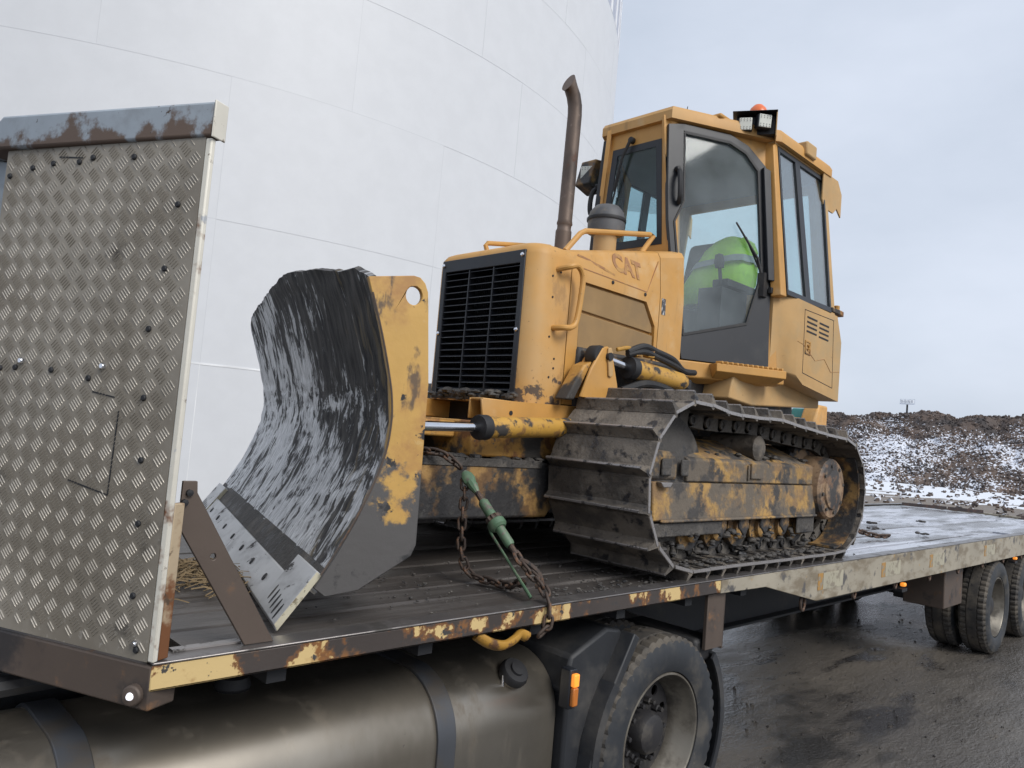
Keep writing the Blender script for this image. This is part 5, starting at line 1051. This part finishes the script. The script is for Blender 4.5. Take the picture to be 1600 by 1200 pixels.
# end plates
def endpl_mat():
    return mat('scraped yellow end plate', (.52,.31,.085), .5, layers=[((.40,.21,.07), 4, .5, .68, {}), ((.13,.085,.05), 9, .58, .66, {'stretch': (1,1,.5)}), ((.55,.38,.16), 30, .62, .7, {'amt': .5}),
        ((.026,.026,.029), 13, .585, .62, {'rough': .7, 'grad': (2, .25, -.25, .07)}), ((.105,.10,.098), 5, .50, .57, {'rough': .42, 'metal': .3, 'detail': 9, 'grad': (2, .25, -.52, .24)}), ((.03,.03,.031), 7, .60, .68, {'grad': (2, -.1, -.5, .08)})], bump=[(45, .2, .003), (14, .2, .006)])
M['endplate'] = endpl_mat()
ep = [(.094,.13),(.152,.228),(.206,.34),(.252,.462),(.278,.56),(.287,.651),(.268,.79),(.228,.933),(.168,1.103),(.318,1.131),(.342,1.128),(.36,1.112),(.372,1.085),(.376,1.055),(.403,.786),(.411,.263),(.397,.226),(.237,.123),(.128,.104)]
hole = [(.325+.028*math.cos(a), 1.066+.031*math.sin(a)) for a in [k*math.pi/10 for k in range(20)]]
for s0 in (-.012, BW-.020):
    far = s0 > 1; fu = (lambda u, z, d: bp_(s0+d-.02, u+.13, z*.62)) if far else (lambda u, z, d: bp_(s0+d, u, z))
    b = MB(); b.holes(ep, [hole], fu, .024); epo = obj('end_plate', b, M['endplate'], bl, bevel=.003)
    if far: continue
    wb = MB(); wb.tube([bp_(s0-.001, c.x-.012, c.y) for c in [pro(t_) for t_ in [3.2+.25*k for k in range(35)]]], .0035, 5); obj('weld_bead', wb, M['steel'], epo)
# cutting edge and end bits
d0 = V((PRO[3][0], PRO[3][1])).normalized(); nf = V((-d0.y, d0.x))
def ce(s, l, o): p = d0*l+nf*o; return bp_(s, p.x, p.y)
def edge(name, s0, s1, l0, l1, th, mt):
    b = MB(); b.loft([[ce(s,l0,.002), ce(s,l0+.012,th), ce(s,l1,th), ce(s,l1,0.002)] for s in (s0, s1)]); return obj(name, b, mt, bl, bevel=.003)
edge('cutting_edge', .272, 1.20, .0, .135, .018, M['silver_edge']); edge('cutting_edge', 1.204, BW-.26, .0, .135, .018, M['silver_edge'])
for s0, s1 in ((.0,.268), (BW-.256, BW)):
    o = edge('end_bit', s0, s1, .0, .205, .024, M['silver_edge'])
    b = MB(); b.loft([[ce(s0-.0012, l, o_) for l, o_ in ((.004,.003),(.014,.0225),(.203,.0225),(.203,.003))], [ce(s0-.0002, l, o_) for l, o_ in ((.004,.003),(.014,.0225),(.203,.0225),(.203,.003))]]); obj('worn_edge', b, M['edge_bright'], o)
    for k in range(5):
        sx = s0+.045+k*.042; l0 = .045+.006*k; ln = .028
        b = MB(); b.loft([[ce(sx+a*.008, l0+c*ln, th) for a, c in [(math.cos(x), math.sin(x)) for x in [q*math.pi/5 for q in range(10)]]] for th in (.0236, .0248)]); obj('bolt_slot', b, M['dark'] if k != 4 else M['mud'], o)
b = MB(); b.loft([[ce(s, .12, -.006), ce(s, .225, -.006), ce(s, .225, .004), ce(s, .12, .004)] for s in (.02, BW-.02)]); obj('edge_backing', b, M['mud'], bl)
for k in range(7):
    s = .42+k*.27; b = MB(); b.lathe([(.014,.0),(.014,.003),(.0001,.004)], ce(s, .075, .0185), nf.x*BE+V((0,0,nf.y)), 8); obj('edge_bolt', b, M['dark'], bl)
# back of the blade: ribs, gusset brackets, centre pivot
b = MB(); b.loft([[bp_(s, u, z) for u, z in ((.25,.20),(.42,.24),(.42,.45),(.35,.50))] for s in (.05, BW-.05)]); b.loft([[bp_(s, u, z) for u, z in ((.335,.72),(.40,.74),(.40,.90),(.315,.92))] for s in (.05, BW-.05)]); obj('blade_back_beam', b, M['yellow_black'], bl, bevel=.01)
for s in (.48,.56,1.05,1.35,1.85,1.93):
    b = MB(); b.holes([(.30,.45),(.33,.95),(.38,.90),(.47,.68),(.52,.56),(.52,.47),(.40,.40)], [], lambda u, z, d: bp_(s+d, u, z), .02); obj('blade_gusset', b, M['yellow'], bl, bevel=.006)
b = MB(); b.lathe([(.10,-.09),(.12,-.05),(.12,.05),(.10,.09)], bp_(BW*.5,.50,.35), BE, 18); obj('pivot_ball', b, M['mud'], bl)

# ------------------------------------------------------------------ loose things on deck
# vest in the cab, draped over the seat
b = MB(); rows = []
for k, (z, x0, x1, y0, y1) in enumerate(((1.70,3.98,4.22,.80,1.22),(1.78,3.94,4.30,.76,1.24),(1.88,3.98,4.34,.74,1.22),(2.0,4.05,4.37,.75,1.20),(2.12,4.13,4.40,.78,1.17),(2.21,4.22,4.42,.84,1.12),(2.255,4.28,4.41,.90,1.06))):
    r_ = []
    for j in range(20):
        a = 2*math.pi*j/20; ca, sa = math.cos(a), math.sin(a); q = (abs(ca)**3+abs(sa)**3)**(-1/3)
        w_ = 1+.16*mn.noise(V((ca*2.6, sa*2.6, z*5)))+.06*mn.noise(V((ca*7, sa*7, z*3)))
        r_.append(V(((x0+x1)/2+(x1-x0)/2*ca*q*w_, (y0+y1)/2+(y1-y0)/2*sa*q*w_, z+.03*mn.noise(V((ca*3, z, sa*3))))))
    rows.append(r_)
b.loft(rows); vest = thing('safety_vest', 'lime high visibility vest bundled over the seat inside the cab', 'vest', (4.2,1.0,1.62))
obj('vest_cloth', b, M['hivis'], vest, ang=60)
b = MB(); b.loft([[p+(p-V((4.18,1.0,p.z))).normalized()*.004+V((0,0,(p.y-1.0)*-.12)) for p in r_] for r_ in ([V(((a.x+c_.x)/2, (a.y+c_.y)/2, 1.985)) for a, c_ in zip(rows[2], rows[3])], [V((a.x, a.y, 2.04)) for a in rows[3]])], caps=False); obj('reflective_band', b, M['reflect'], vest)
# chains
def link_data(L_, r_, w_, mt):
    b = MB(); pts = []; h = L_/2-w_/2
    for k in range(8): a = R(-90+180*k/7); pts.append((h+w_/2*math.cos(a)*.9, w_/2*math.sin(a), 0))
    for k in range(8): a = R(90+180*k/7); pts.append((-h+w_/2*math.cos(a)*.9, w_/2*math.sin(a), 0))
    b.tube(pts, r_, 7, closed=True); return mesh_of(b, 'chain_link', [mt], 60)
def chain(label, pts, L_=.058, r_=.0065, w_=.030, cat='chain', group=None, seed=1):
    rnd = random.Random(seed); me, cc = link_data(L_, r_, w_, M['rust']); pts = smooth_path(pts, 12); pit = L_-2.4*r_
    root = thing('tie_down_chain', label, cat, pts[0], group); acc = 0; cur = 0; k = 0
    seg = [(pts[i+1]-pts[i]).length for i in range(len(pts)-1)]; tot = sum(seg)
    def at(s):
        for i, d in enumerate(seg):
            if s <= d: return pts[i]+(pts[i+1]-pts[i])*(s/d)
            s -= d
        return pts[-1]
    while (k+1)*pit < tot:
        a, c = at(k*pit), at((k+1)*pit); t = (c-a).normalized(); up = V((0,0,1)) if abs(t.z) < .9 else V((1,0,0))
        y = up.cross(t).normalized(); z = t.cross(y); ang = (R(40) if k % 2 else R(130))+rnd.uniform(-.2,.2); y2 = y*math.cos(ang)+z*math.sin(ang); z2 = t.cross(y2)
        o = bpy.data.objects.new('chain_link', me); sc.collection.objects.link(o); o.parent = root; mt_ = Matrix((t, y2, z2)).transposed(); o.rotation_euler = mt_.to_euler(); o.location = (a+c)/2-W[root.name]+mt_ @ cc; k += 1
    return root
chain('rusty chain from the push frame down to the green binder', [(1.24,.86,.50),(1.28,.72,.535),(1.35,.62,.532),(1.385,.55,.49),(1.402,.52,.462)], seed=2)
chain('slack rusty chain looping onto the deck beside the binder', [(1.405,.515,.43),(1.40,.50,.36),(1.398,.50,.29),(1.396,.485,.13),(1.42,.46,.045),(1.455,.42,.02),(1.475,.33,.018),(1.475,.27,.018),(1.462,.18,.05),(1.455,.14,.075)], seed=3)
chain('rusty chain from the green binder over the rail edge', [(1.436,.155,.128),(1.442,.11,.098),(1.448,.06,.07),(1.436,.01,.035),(1.426,-.016,.0),(1.418,-.022,-.05),(1.405,-.018,-.095),(1.36,.0,-.105)], seed=4)
chain('short rusty chain just past the far lower corner of the blade', [(1.06,2.44,.022),(1.13,2.45,.03),(1.20,2.45,.07),(1.27,2.45,.12),(1.45,2.40,.25)], seed=5)
chain('rusty chain on the deck behind the rear of the track', [(5.2,.62,.22),(5.6,.60,.14),(5.95,.52,.05),(6.10,.46,.024),(6.22,.43,.022),(6.32,.42,.022)], L_=.075, r_=.009, w_=.036, seed=6)
bi = thing('ratchet_binder', 'worn green ratchet load binder tightening the chain beside the track', 'load binder', (1.43,.3,.02))
q0, q1 = V((1.402,.52,.462)), V((1.436,.155,.128)); ax = (q1-q0).normalized(); Lb = (q1-q0).length
def q(f, o=0): return q0+ax*Lb*f
b = MB(); b.tube([q(0), q(.05), q(.10), q(.18)], [.012,.026,.028,.016], 10, flat=.6); b.tube([q(.12), q(.17), q(.24)], [.02,.022,.012], 10); obj('grab_hook', b, M['green'], bi)
b = MB(); b.tube([q(.24), q(.34)], .0125, 10); obj('screw_rod', b, M['rust'], bi)
b = MB(); b.tube([q(.78), q(.90)], .0125, 10); obj('screw_rod', b, M['rust'], bi)
b = MB(); b.lathe([(.016,0),(.022,.01),(.022,Lb*.18),(.02,Lb*.2)], q(.33), ax, 16); b.lathe([(.02,0),(.021,Lb*.22),(.017,Lb*.24)], q(.57), ax, 16); obj('binder_barrel', b, M['green'], bi)
b = MB(); b.lathe([(.022,0),(.036,.006),(.036,.022),(.03,.026)], q(.50), ax, 24, seg=lambda k, i, r_: r_-(.007 if (k % 2 and 1 <= i <= 2) else 0)); obj('ratchet_wheel', b, M['rust'], bi)
b = MB(); b.lathe([(.03,0),(.038,.008),(.038,.032),(.028,.042)], q(.545), ax, 20); obj('ratchet_housing', b, M['green'], bi)
side = V((-.35,.1,-.93)); side = (side-ax*side.dot(ax)).normalized()
b = MB(); b.tube([q(.55)+side*.032, q(.62)+side*.042, q(.95)+side*.042, q(1.2)+side*.042, q(1.26)+side*.042], [.013,.010,.0095,.012,.012], 8, flat=.6); obj('binder_handle', b, M['green'], bi)
ringp = [q(.93)+ax*.03*math.cos(t)+V((.8,.5,.3)).normalized()*.024*math.sin(t) for t in [k*math.pi/7 for k in range(14)]]
b = MB(); b.tube(ringp, .009, 8, closed=True); obj('eye_ring', b, M['rust'], bi)
b = MB(); b.tube(smooth_path([q(.96), q(1.03)+V((.01,0,.02)), q(1.12)+V((.035,-.01,.015)), q(1.15)+V((.045,-.01,-.02)), q(1.12)+V((.035,0,-.04))]), [.011]*24+[.006], 8) if 0 else b.tube(smooth_path([q(.96), q(1.03)+V((.01,0,.02)), q(1.12)+V((.035,-.01,.015)), q(1.15)+V((.045,-.01,-.02)), q(1.12)+V((.035,0,-.04))]), .010, 8)
obj('grab_hook', b, M['rust'], bi)
b = MB(); b.tube(smooth_path([(1.10,.03,-.075),(1.15,.01,-.105),(1.21,.0,-.118),(1.27,.005,-.105),(1.31,.02,-.095),(1.35,.02,-.11)]), .016, 8, flat=1.5)
tag(obj('chain_hook', b, M['hook_yellow'], ang=60), 'yellow rusty hook caught under the rail below the binder', 'hook')
# straw and wood litter behind the headboard
rnd = random.Random(11); b = MB()
for k in range(420):
    c_ = V((rnd.gauss(.42,.10), rnd.gauss(.86,.12), rnd.uniform(.0,.07))); a = rnd.uniform(0, 6.28); l = rnd.uniform(.03,.12); d = V((math.cos(a), math.sin(a), rnd.uniform(-.35,.35)))*l; r_ = rnd.uniform(.0012,.003)
    c_.z = max(.01, c_.z*math.exp(-((c_.x-.42)**2+(c_.y-.86)**2)*18)+.005)
    b.tube([c_-d/2, c_+V((0,0,rnd.uniform(0,.012))), c_+d/2], r_, 3)
tag(obj('straw_litter', b, M['strawm'], ang=0), 'heap of dry straw and bark litter on the deck behind the headboard', 'litter', kind='stuff')
# clods and crumbs of mud on the deck
rnd = random.Random(5); b = lumps([(x, y, .004) for x in (.9,1.3,1.8,2.2) for y in (.2,.35,.5,.7)], .002, .008, 300, (.35,.16,.001), 8)
tag(obj('mud_crumbs', b, M['mud'], ang=40), 'dark mud crumbs scattered over the deck below the blade', 'mud', kind='stuff')
b = lumps([(1.6+.12*k, .12+.03*math.sin(k*2.1), .004) for k in range(26)], .004, .011, 260, (.10,.06,.001), 9)
tag(obj('mud_heap', b, M['mud'], ang=40), 'churned mud fallen along the foot of the track', 'mud', kind='stuff')
for k, (x, y, s, lb) in enumerate(((6.9,.75,.05,'pair of dark clods on the wet rear deck'),(7.6,1.05,.06,'larger dark clod amid the wet rear deck'),(8.8,.95,.055,'dark clod farthest back on the wet rear deck'),(7.1,.42,.05,'dark clod near the rail on the wet rear deck'),(6.4,1.2,.04,'small dark clod just behind the track'))):
    b = lumps([(x, y, .015), (x+.10, y+.02, .01)], s*.2, s*.5, 9, (.06,.05,.004), 30+k); tag(obj('clod', b, M['stone'], ang=40), lb, 'clod')
for k, (p0, p1, lb) in enumerate((((12.2,2.26,.03),(12.55,1.72,.03),'dark steel bar lying across the rear deck, farther one'),((12.55,1.70,.03),(12.82,1.28,.03),'dark steel bar lying across the rear deck, nearer one'),((12.3,.68,.035),(12.6,.30,.035),'short dark steel bar near the rear corner of the deck'))):
    p0, p1 = V(p0), V(p1); d = (p1-p0).normalized(); n = V((-d.y, d.x, 0)); b = MB(); b.loft([[p+n*.04+V((0,0,-.03)), p-n*.04+V((0,0,-.03)), p-n*.04+V((0,0,.02)), p-n*.03+V((0,0,.02)), p-n*.03+V((0,0,-.018)), p+n*.04+V((0,0,-.018))] for p in (p0, p1)])
    tag(obj('steel_bar', b, M['metalbar']), lb, 'steel bar')
# remaining snow strip, rope, and small ground stones beside the trailer
b = MB(); rnd = random.Random(21)
for k in range(900):
    x, y = rnd.uniform(2.4, 16), rnd.uniform(-3.2, 1.5); s = rnd.choice((.006,.008,.012,.018)); qq = Matrix.Rotation(rnd.uniform(0, 6.28), 3, V((rnd.random(), rnd.random(), 1)).normalized())
    b.add([V((x, y, GZ+s*.1))+qq @ (v_*s) for v_ in rnd.choice(rock)], RF)
tag(obj('yard_stones', b, M['stone'], ang=0, recalc=False), 'small dark stones strewn over the wet yard', 'stones', kind='stuff')
